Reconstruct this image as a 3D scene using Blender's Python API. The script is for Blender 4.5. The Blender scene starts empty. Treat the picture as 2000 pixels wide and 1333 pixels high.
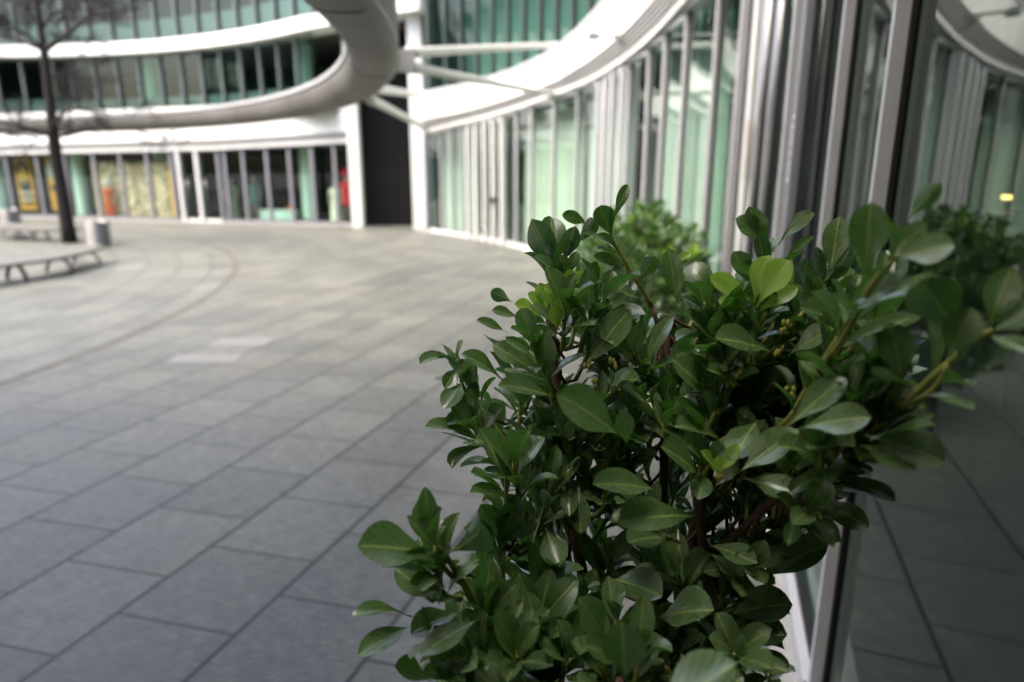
import bpy, math, random
from mathutils import Vector, Matrix
R_ = math.radians
rnd = random.Random(7)
S = bpy.context.scene
COL = S.collection

# ------------------------------------------------------------------ camera
H = 2.0
TILT = math.atan((666.5 - 325) / 1333.3)
FPX = 1333.3
cam = bpy.data.cameras.new('camera')
cam.lens = 24; cam.sensor_width = 36; cam.clip_start = 0.02; cam.clip_end = 600
cam.dof.use_dof = True; cam.dof.focus_distance = 1.12; cam.dof.aperture_fstop = 2.0
cam.dof.aperture_blades = 0
camo = bpy.data.objects.new('camera', cam); COL.objects.link(camo)
camo.location = (0, 0, H); camo.rotation_euler = (math.pi/2 - TILT, 0, 0)
S.camera = camo
# ------------------------------------------------------------------ sky, sun, exposure
SUN_EL, SUN_AZ = R_(58), R_(-112)
W = bpy.data.worlds.new('World'); S.world = W; W.use_nodes = True
wn = W.node_tree; bg = wn.nodes['Background']
sky = wn.nodes.new('ShaderNodeTexSky'); sky.sky_type = 'NISHITA'; sky.sun_disc = False
sky.sun_elevation = SUN_EL; sky.sun_rotation = SUN_AZ
sky.air_density = 1.0; sky.dust_density = 6.0; sky.ozone_density = 0.0
wn.links.new(sky.outputs[0], bg.inputs[0]); bg.inputs[1].default_value = 0.13
sun = bpy.data.lights.new('sun', 'SUN'); sun.energy = 0.8; sun.angle = R_(60); sun.color = (1, .975, .93)
suno = bpy.data.objects.new('sun', sun); COL.objects.link(suno)
sd = Vector((math.cos(SUN_EL)*math.sin(SUN_AZ), math.cos(SUN_EL)*math.cos(SUN_AZ), math.sin(SUN_EL)))
suno.rotation_euler = sd.to_track_quat('Z', 'Y').to_euler(); suno.location = (-10, 10, 40)
S.view_settings.view_transform = 'Standard'; S.view_settings.look = 'None'
S.view_settings.gamma = 1; S.view_settings.exposure = 2.5
S.cycles.max_bounces = 12; S.cycles.transparent_max_bounces = 24
S.cycles.caustics_reflective = False; S.cycles.caustics_refractive = False
S.cycles.use_denoising = True

# ------------------------------------------------------------------ helpers
def ray(px, py):
    r = (px - 1000) / FPX; d = (py - 666.5) / FPX; c, s = math.cos(TILT), math.sin(TILT)
    return Vector((r, c - d*s, -d*c - s))
def at(px, py, d):                       # point at camera depth d
    return Vector((0, 0, H)) + ray(px, py) * d
def onY(px, py, Y):
    v = ray(px, py); return Vector((0, 0, H)) + v * (Y / v.y)
def lerp(a, b, t): return a + (b - a) * t
def table(tab):
    tab = sorted(tab)
    def f(x):
        if x <= tab[0][0]: return tab[0][1]
        for (a, p), (b, q) in zip(tab, tab[1:]):
            if x <= b: return lerp(p, q, (x - a) / (b - a))
        return tab[-1][1]
    return f

class MB:
    def __init__(s): s.v = []; s.f = []; s.m = []; s.sm = []; s.uv = []; s.tone = []
    def add(s, vs, fs, m=0, smooth=False, uv=None, tone=0.0):
        o = len(s.v); s.v += [tuple(p) for p in vs]
        s.uv += uv if uv else [(0, 0)] * len(vs)
        s.tone += [tone] * len(vs)
        for f in fs: s.f.append(tuple(i + o for i in f)); s.m.append(m); s.sm.append(smooth)
    def box(s, c, ax, ay, az, m=0):       # centre + three half axes
        c, ax, ay, az = map(Vector, (c, ax, ay, az))
        vs = [c + x*ax + y*ay + z*az for z in (-1, 1) for y in (-1, 1) for x in (-1, 1)]
        fs = [(0,2,3,1),(4,5,7,6),(0,1,5,4),(2,6,7,3),(0,4,6,2),(1,3,7,5)]
        s.add(vs, fs, m)
    def abox(s, x0, y0, z0, x1, y1, z1, m=0):
        s.box(((x0+x1)/2, (y0+y1)/2, (z0+z1)/2), ((x1-x0)/2, 0, 0), (0, (y1-y0)/2, 0), (0, 0, (z1-z0)/2), m)
    def tube(s, pts, rad, n=8, m=0, cap=True, tone=0.0):
        pts = [Vector(p) for p in pts]
        if not hasattr(rad, '__len__'): rad = [rad] * len(pts)
        vs = []; up = None
        for i, p in enumerate(pts):
            t = (pts[min(i+1, len(pts)-1)] - pts[max(i-1, 0)])
            if t.length < 1e-9: t = Vector((0, 0, 1))
            t.normalize()
            if up is None:
                up = t.orthogonal().normalized()
            else:
                up = (up - t * up.dot(t))
                up = up.normalized() if up.length > 1e-6 else t.orthogonal().normalized()
            b = t.cross(up)
            for k in range(n):
                a = 2*math.pi*k/n
                vs.append(p + (up*math.cos(a) + b*math.sin(a)) * rad[i])
        fs = []
        for i in range(len(pts)-1):
            for k in range(n):
                fs.append((i*n+k, i*n+(k+1) % n, (i+1)*n+(k+1) % n, (i+1)*n+k))
        if cap:
            fs.append(tuple(reversed(range(n)))); fs.append(tuple(range((len(pts)-1)*n, len(pts)*n)))
        s.add(vs, fs, m, True, tone=tone)
    def grid(s, rows, m=0, smooth=True, closed=False, uv=None, tone=0.0):
        n = len(rows[0]); vs = [p for r in rows for p in r]; fs = []
        for i in range(len(rows)-1):
            for k in range(n if closed else n-1):
                fs.append((i*n+k, i*n+(k+1) % n, (i+1)*n+(k+1) % n, (i+1)*n+k))
        s.add(vs, fs, m, smooth, uv, tone)
    def lathe(s, c, prof, n=20, m=0, sx=1, sy=1):
        c = Vector(c)
        rows = [[c + Vector((r*sx*math.cos(2*math.pi*k/n), r*sy*math.sin(2*math.pi*k/n), z)) for k in range(n)] for r, z in prof]
        s.grid(rows, m, True, True)
    def build(s, name, mats, parent=None, loc=None):
        me = bpy.data.meshes.new(name)
        me.from_pydata(s.v, [], s.f)
        if not isinstance(mats, (list, tuple)): mats = [mats]
        for mm in mats: me.materials.append(mm)
        me.polygons.foreach_set('material_index', s.m)
        me.polygons.foreach_set('use_smooth', s.sm)
        if any(u != (0, 0) for u in s.uv):
            lay = me.uv_layers.new(name='UVMap')
            li = [0] * len(me.loops); me.loops.foreach_get('vertex_index', li)
            flat = []
            for i in li: flat += s.uv[i]
            lay.data.foreach_set('uv', flat)
            at_ = me.attributes.new('tone', 'FLOAT', 'POINT'); at_.data.foreach_set('value', s.tone)
        me.update()
        o = bpy.data.objects.new(name, me); COL.objects.link(o)
        if parent: o.parent = parent; o.matrix_parent_inverse = parent.matrix_world.inverted()
        return o

def tag(o, label=None, cat=None, group=None, kind=None):
    if label: o['label'] = label
    if cat: o['category'] = cat
    if group: o['group'] = group
    if kind: o['kind'] = kind
    return o
def thing(name, loc, label, cat, group=None):
    o = bpy.data.objects.new(name, None); COL.objects.link(o); o.location = loc
    o.empty_display_size = .1
    bpy.context.view_layer.update()
    return tag(o, label, cat, group)

# ------------------------------------------------------------------ materials
def mat(name, col=(.5, .5, .5), rough=.5, metal=0, spec=.5, noise=0, nscale=6, bump=0, bscale=40, coat=0):
    m = bpy.data.materials.new(name); m.use_nodes = True
    nt = m.node_tree; b = nt.nodes['Principled BSDF']
    b.inputs['Base Color'].default_value = (*col, 1); b.inputs['Roughness'].default_value = rough
    b.inputs['Metallic'].default_value = metal; b.inputs['Specular IOR Level'].default_value = spec
    b.inputs['Coat Weight'].default_value = coat
    if noise or bump:
        tc = nt.nodes.new('ShaderNodeTexCoord')
    if noise:
        n = nt.nodes.new('ShaderNodeTexNoise'); n.inputs['Scale'].default_value = nscale; n.inputs['Detail'].default_value = 6
        nt.links.new(tc.outputs['Object'], n.inputs['Vector'])
        mr = nt.nodes.new('ShaderNodeMapRange'); mr.inputs[1].default_value = .3; mr.inputs[2].default_value = .7
        mr.inputs[3].default_value = 1 - noise; mr.inputs[4].default_value = 1 + noise * .6
        nt.links.new(n.outputs[0], mr.inputs[0])
        mx = nt.nodes.new('ShaderNodeMix'); mx.data_type = 'RGBA'; mx.blend_type = 'MULTIPLY'; mx.inputs[0].default_value = 1
        mx.inputs[6].default_value = (*col, 1); nt.links.new(mr.outputs[0], mx.inputs[7])
        nt.links.new(mx.outputs[2], b.inputs['Base Color'])
    if bump:
        n = nt.nodes.new('ShaderNodeTexNoise'); n.inputs['Scale'].default_value = bscale; n.inputs['Detail'].default_value = 5
        nt.links.new(tc.outputs['Object'], n.inputs['Vector'])
        bp = nt.nodes.new('ShaderNodeBump'); bp.inputs['Strength'].default_value = bump; bp.inputs['Distance'].default_value = .01
        nt.links.new(n.outputs[0], bp.inputs['Height']); nt.links.new(bp.outputs[0], b.inputs['Normal'])
    return m

def N(nt, typ, **kw):
    n = nt.nodes.new('ShaderNode' + typ)
    for k, v in kw.items():
        if k.startswith('i'): n.inputs[int(k[1:])].default_value = v
        else: setattr(n, k, v)
    return n
def math_(nt, op, a, b=None):
    n = nt.nodes.new('ShaderNodeMath'); n.operation = op
    for i, x in enumerate((a, b)):
        if x is None: continue
        if isinstance(x, (int, float)): n.inputs[i].default_value = x
        else: nt.links.new(x, n.inputs[i])
    return n.outputs[0]

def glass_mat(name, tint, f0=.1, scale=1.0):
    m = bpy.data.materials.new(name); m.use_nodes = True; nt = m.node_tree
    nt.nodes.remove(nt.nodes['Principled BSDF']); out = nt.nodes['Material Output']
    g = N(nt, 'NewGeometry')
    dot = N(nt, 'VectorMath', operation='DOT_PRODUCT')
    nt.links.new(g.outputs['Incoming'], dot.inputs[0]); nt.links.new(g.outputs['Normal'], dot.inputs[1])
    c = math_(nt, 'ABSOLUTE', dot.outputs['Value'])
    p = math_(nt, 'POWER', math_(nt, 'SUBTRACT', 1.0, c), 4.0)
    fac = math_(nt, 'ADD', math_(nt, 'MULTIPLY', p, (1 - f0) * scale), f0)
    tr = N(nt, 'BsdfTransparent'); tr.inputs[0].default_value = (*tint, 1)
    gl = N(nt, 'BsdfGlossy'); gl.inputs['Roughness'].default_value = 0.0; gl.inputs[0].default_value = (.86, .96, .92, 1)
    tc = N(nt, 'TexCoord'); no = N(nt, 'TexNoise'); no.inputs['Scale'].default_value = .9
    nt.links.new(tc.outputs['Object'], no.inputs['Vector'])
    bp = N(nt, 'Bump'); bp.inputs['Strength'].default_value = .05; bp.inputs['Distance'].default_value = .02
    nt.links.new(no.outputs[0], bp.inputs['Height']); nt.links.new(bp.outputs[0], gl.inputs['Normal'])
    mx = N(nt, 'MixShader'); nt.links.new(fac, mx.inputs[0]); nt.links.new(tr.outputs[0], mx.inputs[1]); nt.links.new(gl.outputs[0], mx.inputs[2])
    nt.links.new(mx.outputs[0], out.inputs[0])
    return m

M = {}
M['white'] = mat('white_panel', (.80, .81, .78), .45, noise=.05, nscale=2)
def streaked(name, col, amt):
    m = mat(name, col, .45); nt = m.node_tree; b_ = nt.nodes['Principled BSDF']; L = nt.links.new
    tc = N(nt, 'TexCoord'); mp = N(nt, 'Mapping'); mp.inputs['Scale'].default_value = (5, 5, .5); L(tc.outputs['Object'], mp.inputs[0])
    n1 = N(nt, 'TexNoise'); n1.inputs['Scale'].default_value = 1.5; n1.inputs['Detail'].default_value = 7; L(mp.outputs[0], n1.inputs['Vector'])
    r = N(nt, 'MapRange'); r.inputs[1].default_value = .35; r.inputs[2].default_value = .62; r.inputs[3].default_value = 1 - amt; r.inputs[4].default_value = 1; L(n1.outputs[0], r.inputs[0])
    mx = N(nt, 'Mix', data_type='RGBA', blend_type='MULTIPLY'); mx.inputs[0].default_value = 1; mx.inputs[6].default_value = (*col, 1); L(r.outputs[0], mx.inputs[7]); L(mx.outputs[2], b_.inputs['Base Color'])
    return m
M['white'] = streaked('white_panel', (.80, .81, .77), .16)
M['offwhite'] = mat('pale_metal', (.62, .62, .60), .4, noise=.06, nscale=5)
M['silver'] = mat('silver_frame', (.56, .57, .59), .38, .15, noise=.06, nscale=9)
M['silver2'] = mat('grey_frame', (.30, .31, .34), .4, .3)
M['mull_dark'] = mat('teal_grey_frame', (.11, .135, .135), .4, .3)
M['mull_mid'] = mat('lavender_grey_frame', (.24, .24, .27), .4, .3)
M['steel'] = mat('brushed_steel', (.28, .28, .28), .35, .9, noise=.1, nscale=14)
M['gasket'] = mat('black_gasket', (.006, .006, .007), .6)
M['louver'] = mat('grey_louver', (.33, .33, .33), .5, .2, noise=.1, nscale=3)
M['dark'] = mat('dark_interior', (.03, .048, .042), .7)
M['darkwall'] = mat('black_cladding', (.007, .007, .0075), .8, spec=.2, noise=.25, nscale=1.5)
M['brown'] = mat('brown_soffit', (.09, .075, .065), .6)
M['ceil'] = mat('interior_ceiling', (.16, .2, .18), .7)
M['mint'] = mat('mint_column', (.55, .72, .60), .6)
M['spandrel'] = mat('grey_spandrel', (.10, .12, .125), .35)
M['carpet'] = mat('dark_carpet', (.03, .032, .03), .9)
M['glass'] = glass_mat('green_glass', (.74, .85, .79), .12)
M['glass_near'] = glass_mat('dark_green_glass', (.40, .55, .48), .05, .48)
M['glass_shop'] = glass_mat('shop_glass', (.85, .95, .90), .03, .5)
M['glass_up'] = glass_mat('teal_glass', (.56, .73, .67), .045, .38)
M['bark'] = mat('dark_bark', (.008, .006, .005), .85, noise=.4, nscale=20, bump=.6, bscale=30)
M['bench'] = mat('bench_stone', (.105, .105, .097), .5, noise=.2, nscale=8)
M['iron'] = mat('dark_iron', (.05, .05, .05), .45, .5)
M['kerb'] = mat('threshold_stone', (.33, .32, .30), .6, noise=.15, nscale=10)

def concrete_ring():
    m = mat('ring_concrete', (.115, .11, .102), .5, noise=.35, nscale=.8, bump=.1, bscale=12)
    return m
M['ring'] = concrete_ring()

def paving(name, polar=None, base=(.108, .112, .100)):
    m = bpy.data.materials.new(name); m.use_nodes = True; nt = m.node_tree; b = nt.nodes['Principled BSDF']; L = nt.links.new
    tc = N(nt, 'TexCoord'); sep = N(nt, 'SeparateXYZ'); L(tc.outputs['Object'], sep.inputs[0])
    X, Y = sep.outputs[0], sep.outputs[1]
    if polar is None:
        a = R_(18.3)
        n = math_(nt, 'SUBTRACT', math_(nt, 'MULTIPLY', X, math.cos(a)), math_(nt, 'MULTIPLY', Y, math.sin(a)))
        u = math_(nt, 'ADD', math_(nt, 'MULTIPLY', X, math.sin(a)), math_(nt, 'MULTIPLY', Y, math.cos(a)))
        u = math_(nt, 'SUBTRACT', u, math_(nt, 'MULTIPLY', n, .072))
        n = math_(nt, 'ADD', n, 6.2 + .1275 + .6225*10)
        u = math_(nt, 'ADD', u, -.455 + 30)
        sw, sh = .605, .6225
    else:
        dx = math_(nt, 'SUBTRACT', X, polar[0]); dy = math_(nt, 'SUBTRACT', Y, polar[1])
        n = math_(nt, 'SQRT', math_(nt, 'ADD', math_(nt, 'POWER', dx, 2.0), math_(nt, 'POWER', dy, 2.0)))
        u = math_(nt, 'MULTIPLY', math_(nt, 'ARCTAN2', dy, dx), 15.0); u = math_(nt, 'ADD', u, 60)
        sw, sh = .9, .62
    cb = N(nt, 'CombineXYZ'); L(u, cb.inputs[0]); L(n, cb.inputs[1])
    br = N(nt, 'TexBrick', offset=.5, offset_frequency=2, squash=1.0)
    br.inputs['Scale'].default_value = 1; br.inputs['Mortar Size'].default_value = .009; br.inputs['Mortar Smooth'].default_value = .25
    br.inputs['Brick Width'].default_value = sw; br.inputs['Row Height'].default_value = sh; br.inputs['Bias'].default_value = 0
    br.inputs['Color1'].default_value = (.80, .80, .81, 1); br.inputs['Color2'].default_value = (1.12, 1.11, 1.08, 1); br.inputs['Mortar'].default_value = (.17, .15, .12, 1)
    L(cb.outputs[0], br.inputs['Vector'])
    # brushed streaks across the slabs and broad staining
    st = N(nt, 'TexNoise'); st.inputs['Scale'].default_value = 1; st.inputs['Detail'].default_value = 8; st.inputs['Roughness'].default_value = .65
    mp = N(nt, 'Mapping'); mp.inputs['Rotation'].default_value = (0, 0, R_(38)); mp.inputs['Scale'].default_value = (16, 62, 1)
    L(tc.outputs['Object'], mp.inputs[0]); L(mp.outputs[0], st.inputs['Vector'])
    bl = N(nt, 'TexNoise'); bl.inputs['Scale'].default_value = 1.1; bl.inputs['Detail'].default_value = 7; bl.inputs['Roughness'].default_value = .6
    L(tc.outputs['Object'], bl.inputs['Vector'])
    gr = N(nt, 'TexNoise'); gr.inputs['Scale'].default_value = 160; gr.inputs['Detail'].default_value = 3
    L(tc.outputs['Object'], gr.inputs['Vector'])
    def rng(o, lo, hi, a=.3, c=.7):
        r = N(nt, 'MapRange'); r.inputs[1].default_value = a; r.inputs[2].default_value = c; r.inputs[3].default_value = lo; r.inputs[4].default_value = hi
        L(o, r.inputs[0]); return r.outputs[0]
    md = N(nt, 'TexNoise'); md.inputs['Scale'].default_value = 9; md.inputs['Detail'].default_value = 6; md.inputs['Roughness'].default_value = .7
    L(tc.outputs['Object'], md.inputs['Vector'])
    lj = math_(nt, 'ABSOLUTE', math_(nt, 'SUBTRACT', math_(nt, 'FRACT', math_(nt, 'DIVIDE', n, sh)), .5))
    ljm = N(nt, 'MapRange'); ljm.inputs[1].default_value = .474; ljm.inputs[2].default_value = .486; ljm.inputs[3].default_value = 1; ljm.inputs[4].default_value = .22 if polar is None else .6
    L(lj, ljm.inputs[0])
    k = math_(nt, 'MULTIPLY', math_(nt, 'MULTIPLY', rng(md.outputs[0], .74, 1.26), ljm.outputs[0]), math_(nt, 'MULTIPLY', math_(nt, 'MULTIPLY', rng(st.outputs[0], .58, 1.40), rng(bl.outputs[0], .86, 1.12)), rng(gr.outputs[0], .80, 1.2)))
    mx = N(nt, 'Mix', data_type='RGBA', blend_type='MULTIPLY'); mx.inputs[0].default_value = 1; mx.inputs[6].default_value = (*base, 1)
    L(br.outputs['Color'], mx.inputs[7])
    mx2 = N(nt, 'Mix', data_type='RGBA', blend_type='MULTIPLY'); mx2.inputs[0].default_value = 1
    L(mx.outputs[2], mx2.inputs[6]); L(k, mx2.inputs[7]); 
    # warm stains
    wm = N(nt, 'TexNoise'); wm.inputs['Scale'].default_value = .7; wm.inputs['Detail'].default_value = 4
    ofs = N(nt, 'Mapping'); ofs.inputs['Location'].default_value = (13, 7, 0); L(tc.outputs['Object'], ofs.inputs[0]); L(ofs.outputs[0], wm.inputs['Vector'])
    mx3 = N(nt, 'Mix', data_type='RGBA', blend_type='MULTIPLY'); L(rng(wm.outputs[0], 0, .8, .5, .7), mx3.inputs[0])
    L(mx2.outputs[2], mx3.inputs[6]); mx3.inputs[7].default_value = (1.0, .96, .90, 1)
    L(mx3.outputs[2], b.inputs['Base Color'])
    L(rng(bl.outputs[0], .44, .60), b.inputs['Roughness'])
    b.inputs['Specular IOR Level'].default_value = .5
    bp = N(nt, 'Bump'); bp.inputs['Strength'].default_value = .6; bp.inputs['Distance'].default_value = .004
    hh = math_(nt, 'ADD', math_(nt, 'MULTIPLY', math_(nt, 'SUBTRACT', 1.0, br.outputs['Fac']), 1.0), math_(nt, 'MULTIPLY', st.outputs[0], .35))
    L(hh, bp.inputs['Height']); L(bp.outputs[0], b.inputs['Normal'])
    return m

def leaf_mat(name, c0, c1, back, trans, tw=.28, rough=.36, vein=(.34, .42, .10)):
    m = bpy.data.materials.new(name); m.use_nodes = True; nt = m.node_tree; b = nt.nodes['Principled BSDF']; L = nt.links.new
    out = nt.nodes['Material Output']
    uv = N(nt, 'UVMap'); sep = N(nt, 'SeparateXYZ'); L(uv.outputs[0], sep.inputs[0])
    u = sep.outputs[0]; v = math_(nt, 'ABSOLUTE', math_(nt, 'SUBTRACT', sep.outputs[1], .5))   # v 0..0.5
    tone = N(nt, 'Attribute', attribute_name='tone')
    tc = N(nt, 'TexCoord'); no = N(nt, 'TexNoise'); no.inputs['Scale'].default_value = 60; no.inputs['Detail'].default_value = 4
    L(tc.outputs['Object'], no.inputs['Vector'])
    tt = math_(nt, 'ADD', tone.outputs['Fac'], math_(nt, 'MULTIPLY', math_(nt, 'SUBTRACT', no.outputs[0], .5), .5))
    mx = N(nt, 'Mix', data_type='RGBA'); mx.clamp_factor = True
    mx.inputs[6].default_value = (*c0, 1); mx.inputs[7].default_value = (*c1, 1); L(tt, mx.inputs[0])
    yl = N(nt, 'MapRange'); yl.inputs[1].default_value = 1.5; yl.inputs[2].default_value = 2.0; L(tt, yl.inputs[0])
    my = N(nt, 'Mix', data_type='RGBA'); L(yl.outputs[0], my.inputs[0]); L(mx.outputs[2], my.inputs[6]); my.inputs[7].default_value = (.20, .19, .03, 1); mx = my
    geo = N(nt, 'NewGeometry')
    mb_ = N(nt, 'Mix', data_type='RGBA'); L(geo.outputs['Backfacing'], mb_.inputs[0]); L(mx.outputs[2], mb_.inputs[6]); mb_.inputs[7].default_value = (*back, 1)
    # veins
    ph = math_(nt, 'SUBTRACT', math_(nt, 'MULTIPLY', u, 8.0), math_(nt, 'MULTIPLY', v, 5.0))
    sv = math_(nt, 'POWER', math_(nt, 'ABSOLUTE', math_(nt, 'SINE', math_(nt, 'MULTIPLY', ph, math.pi))), 24.0)
    sv = math_(nt, 'SUBTRACT', 1.0, math_(nt, 'POWER', math_(nt, 'ABSOLUTE', math_(nt, 'SINE', math_(nt, 'MULTIPLY', ph, math.pi))), .25))
    mr = N(nt, 'MapRange'); mr.inputs[1].default_value = .012; mr.inputs[2].default_value = .034; mr.inputs[3].default_value = 1; mr.inputs[4].default_value = 0; L(v, mr.inputs[0])
    vm = math_(nt, 'MAXIMUM', math_(nt, 'MULTIPLY', mr.outputs[0], .85), math_(nt, 'MULTIPLY', sv, .36))
    mv = N(nt, 'Mix', data_type='RGBA'); L(vm, mv.inputs[0]); L(mb_.outputs[2], mv.inputs[6]); mv.inputs[7].default_value = (*vein, 1)
    # old nibbled blotches
    n2 = N(nt, 'TexNoise'); n2.inputs['Scale'].default_value = 26; n2.inputs['Detail'].default_value = 2; L(tc.outputs['Object'], n2.inputs['Vector'])
    m2 = N(nt, 'MapRange'); m2.inputs[1].default_value = .70; m2.inputs[2].default_value = .76; L(n2.outputs[0], m2.inputs[0])
    mo = N(nt, 'Mix', data_type='RGBA'); L(math_(nt, 'MULTIPLY', m2.outputs[0], .5), mo.inputs[0]); L(mv.outputs[2], mo.inputs[6]); mo.inputs[7].default_value = (.09, .07, .02, 1)
    ed = N(nt, 'MapRange'); ed.inputs[1].default_value = .455; ed.inputs[2].default_value = .5; L(v, ed.inputs[0])
    em_ = N(nt, 'Mix', data_type='RGBA'); L(math_(nt, 'MULTIPLY', ed.outputs[0], .35), em_.inputs[0]); L(mo.outputs[2], em_.inputs[6]); em_.inputs[7].default_value = (.16, .20, .07, 1)
    L(em_.outputs[2], b.inputs['Base Color'])
    ro = N(nt, 'MapRange'); ro.inputs[1].default_value = .3; ro.inputs[2].default_value = .7; ro.inputs[3].default_value = rough - .08; ro.inputs[4].default_value = rough + .12; L(no.outputs[0], ro.inputs[0])
    L(ro.outputs[0], b.inputs['Roughness']); b.inputs['Specular IOR Level'].default_value = .8; b.inputs['Coat Weight'].default_value = .35; b.inputs['Coat Roughness'].default_value = .22
    bp = N(nt, 'Bump'); bp.inputs['Strength'].default_value = .35; bp.inputs['Distance'].default_value = .002
    L(math_(nt, 'ADD', math_(nt, 'MULTIPLY', vm, -1.0), math_(nt, 'MULTIPLY', no.outputs[0], .8)), bp.inputs['Height']); L(bp.outputs[0], b.inputs['Normal'])
    tr = N(nt, 'BsdfTranslucent'); tr.inputs[0].default_value = (*trans, 1)
    ms = N(nt, 'MixShader'); ms.inputs[0].default_value = tw; L(b.outputs[0], ms.inputs[1]); L(tr.outputs[0], ms.inputs[2])
    L(ms.outputs[0], out.inputs[0])
    return m
M['leaf'] = leaf_mat('laurel_leaf', (.014, .052, .027), (.048, .118, .052), (.085, .15, .05), (.10, .28, .03), .26, .27)
M['young'] = leaf_mat('young_leaf', (.16, .34, .025), (.32, .52, .05), (.28, .44, .07), (.45, .75, .06), .35, .4, (.42, .5, .12))
M['stem_g'] = mat('green_stem', (.26, .27, .06), .5, noise=.25, nscale=50)
M['stem_b'] = mat('brown_stem', (.105, .055, .034), .8, noise=.35, nscale=40, bump=.4, bscale=80)
M['bud'] = mat('bud', (.30, .30, .06), .5, noise=.3, nscale=90)

# ------------------------------------------------------------------ ground
PC = (-20.0, 8.5)          # centre of the round court
b = MB(); b.add([(-140, -140, 0), (140, -140, 0), (140, 140, 0), (-140, 140, 0)], [(0, 1, 2, 3)])
tag(b.build('paving', paving('granite_paving')), kind='structure')
def disc(r0, r1, z, n=160):
    b = MB(); rows = [[Vector((PC[0] + r*math.cos(2*math.pi*k/n), PC[1] + r*math.sin(2*math.pi*k/n), z)) for k in range(n)] for r in (r0, r1)]
    b.grid(list(reversed(rows)), 0, False, True); return b
b = disc(.01, 15.28, .004); tag(b.build('plaza_paving', paving('plaza_stone', PC, (.104, .109, .099))), kind='structure')
b = disc(15.285, 15.40, .004); tag(b.build('drain_strip', mat('drain_slot', (.075, .07, .056), .7, noise=.3, nscale=5)), kind='structure')
for i, (x, y, w, d_) in enumerate([(-3.17, 7.75, .64, .40), (-3.28, 7.03, .74, .34)]):  # sunlight reflected onto the paving, painted as pale flush slabs
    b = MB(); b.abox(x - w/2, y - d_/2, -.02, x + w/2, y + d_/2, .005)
    tag(b.build('floor_slab', mat('pale_stone_slab', (.165, .165, .158), .5, noise=.15, nscale=9)),  # floor_slab here is a painted patch of reflected sunlight
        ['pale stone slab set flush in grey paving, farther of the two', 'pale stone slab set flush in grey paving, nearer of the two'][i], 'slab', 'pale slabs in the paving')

# ------------------------------------------------------------------ right-hand curved building
CR = Vector((-18.65, 8.5, 0)); RR = 20.8
zg = table([(2.5, 4.05), (6, 4.0), (9, 3.87), (11.25, 3.68), (13.2, 3.55), (15.4, 3.46), (17.7, 3.32), (20.2, 3.15), (21.7, 3.0), (22.5, 2.95)])
zl = table([(2.5, 4.6), (6, 4.5), (9, 4.32), (10.33, 4.23), (12.56, 3.99), (15.12, 3.75), (17.7, 3.62), (20.2, 3.47), (21.7, 3.38), (22.5, 3.35)])
zw = table([(2.5, 5.7), (6, 5.6), (9, 5.3), (11, 5.05), (12.89, 4.79), (14.14, 4.56), (15.54, 4.35), (17.7, 4.22), (20.2, 4.14), (22.5, 4.12)])
def thY(Y, R=RR): return math.asin(max(-1, min(1, (Y - CR.y) / R)))
def pR(th, R, z=0): return Vector((CR.x + R*math.cos(th), CR.y + R*math.sin(th), z))
def frame(th): return Vector((math.cos(th), math.sin(th), 0)), Vector((-math.sin(th), math.cos(th), 0))   # outward, along (+Y)
def thPX(px):                                # facade angle met by the line of sight of a mullion
    k = (px - 1000) / FPX / (math.cos(TILT) + (666.5-325)/FPX*math.sin(TILT))
    lo, hi = -1.0, 1.0
    for _ in range(50):
        m_ = (lo + hi) / 2; p = pR(m_, RR)
        if p.y <= 0.05 or p.x / p.y > k: lo = m_
        else: hi = m_
    return lo
UP = Vector((0, 0, 1))
rb = thing('curved_building', pR(0, RR), 'curved glass building on the right with white fascia, grey louvre band and tall green panes', 'building')
MPX = [838, 863, 884, 905, 930, 985, 1010, 1040, 1083, 1128, 1178, 1226, 1262, 1292, 1330, 1388, 1450, 1503, 1555, 1640, 1745]
ths = [thPX(x) for x in MPX]
ths.sort()
t = ths[0]
t -= .55 / RR
while t > -1.05: t -= 1.08 / RR; ths.append(t)
ths.sort()
NEARP = thPX(1745) - 1.63/RR; NEARP = min(ths, key=lambda q: abs(q-NEARP)); NEARV = pR(thPX(1745), RR) - Vector((math.sin(R_(18)), math.cos(R_(18)), 0))*1.63
DOORS = [(930, 985), (1178, 1226), (1450, 1503)]
doors = [tuple(sorted((thPX(a), thPX(c)))) for a, c in DOORS]
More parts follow.
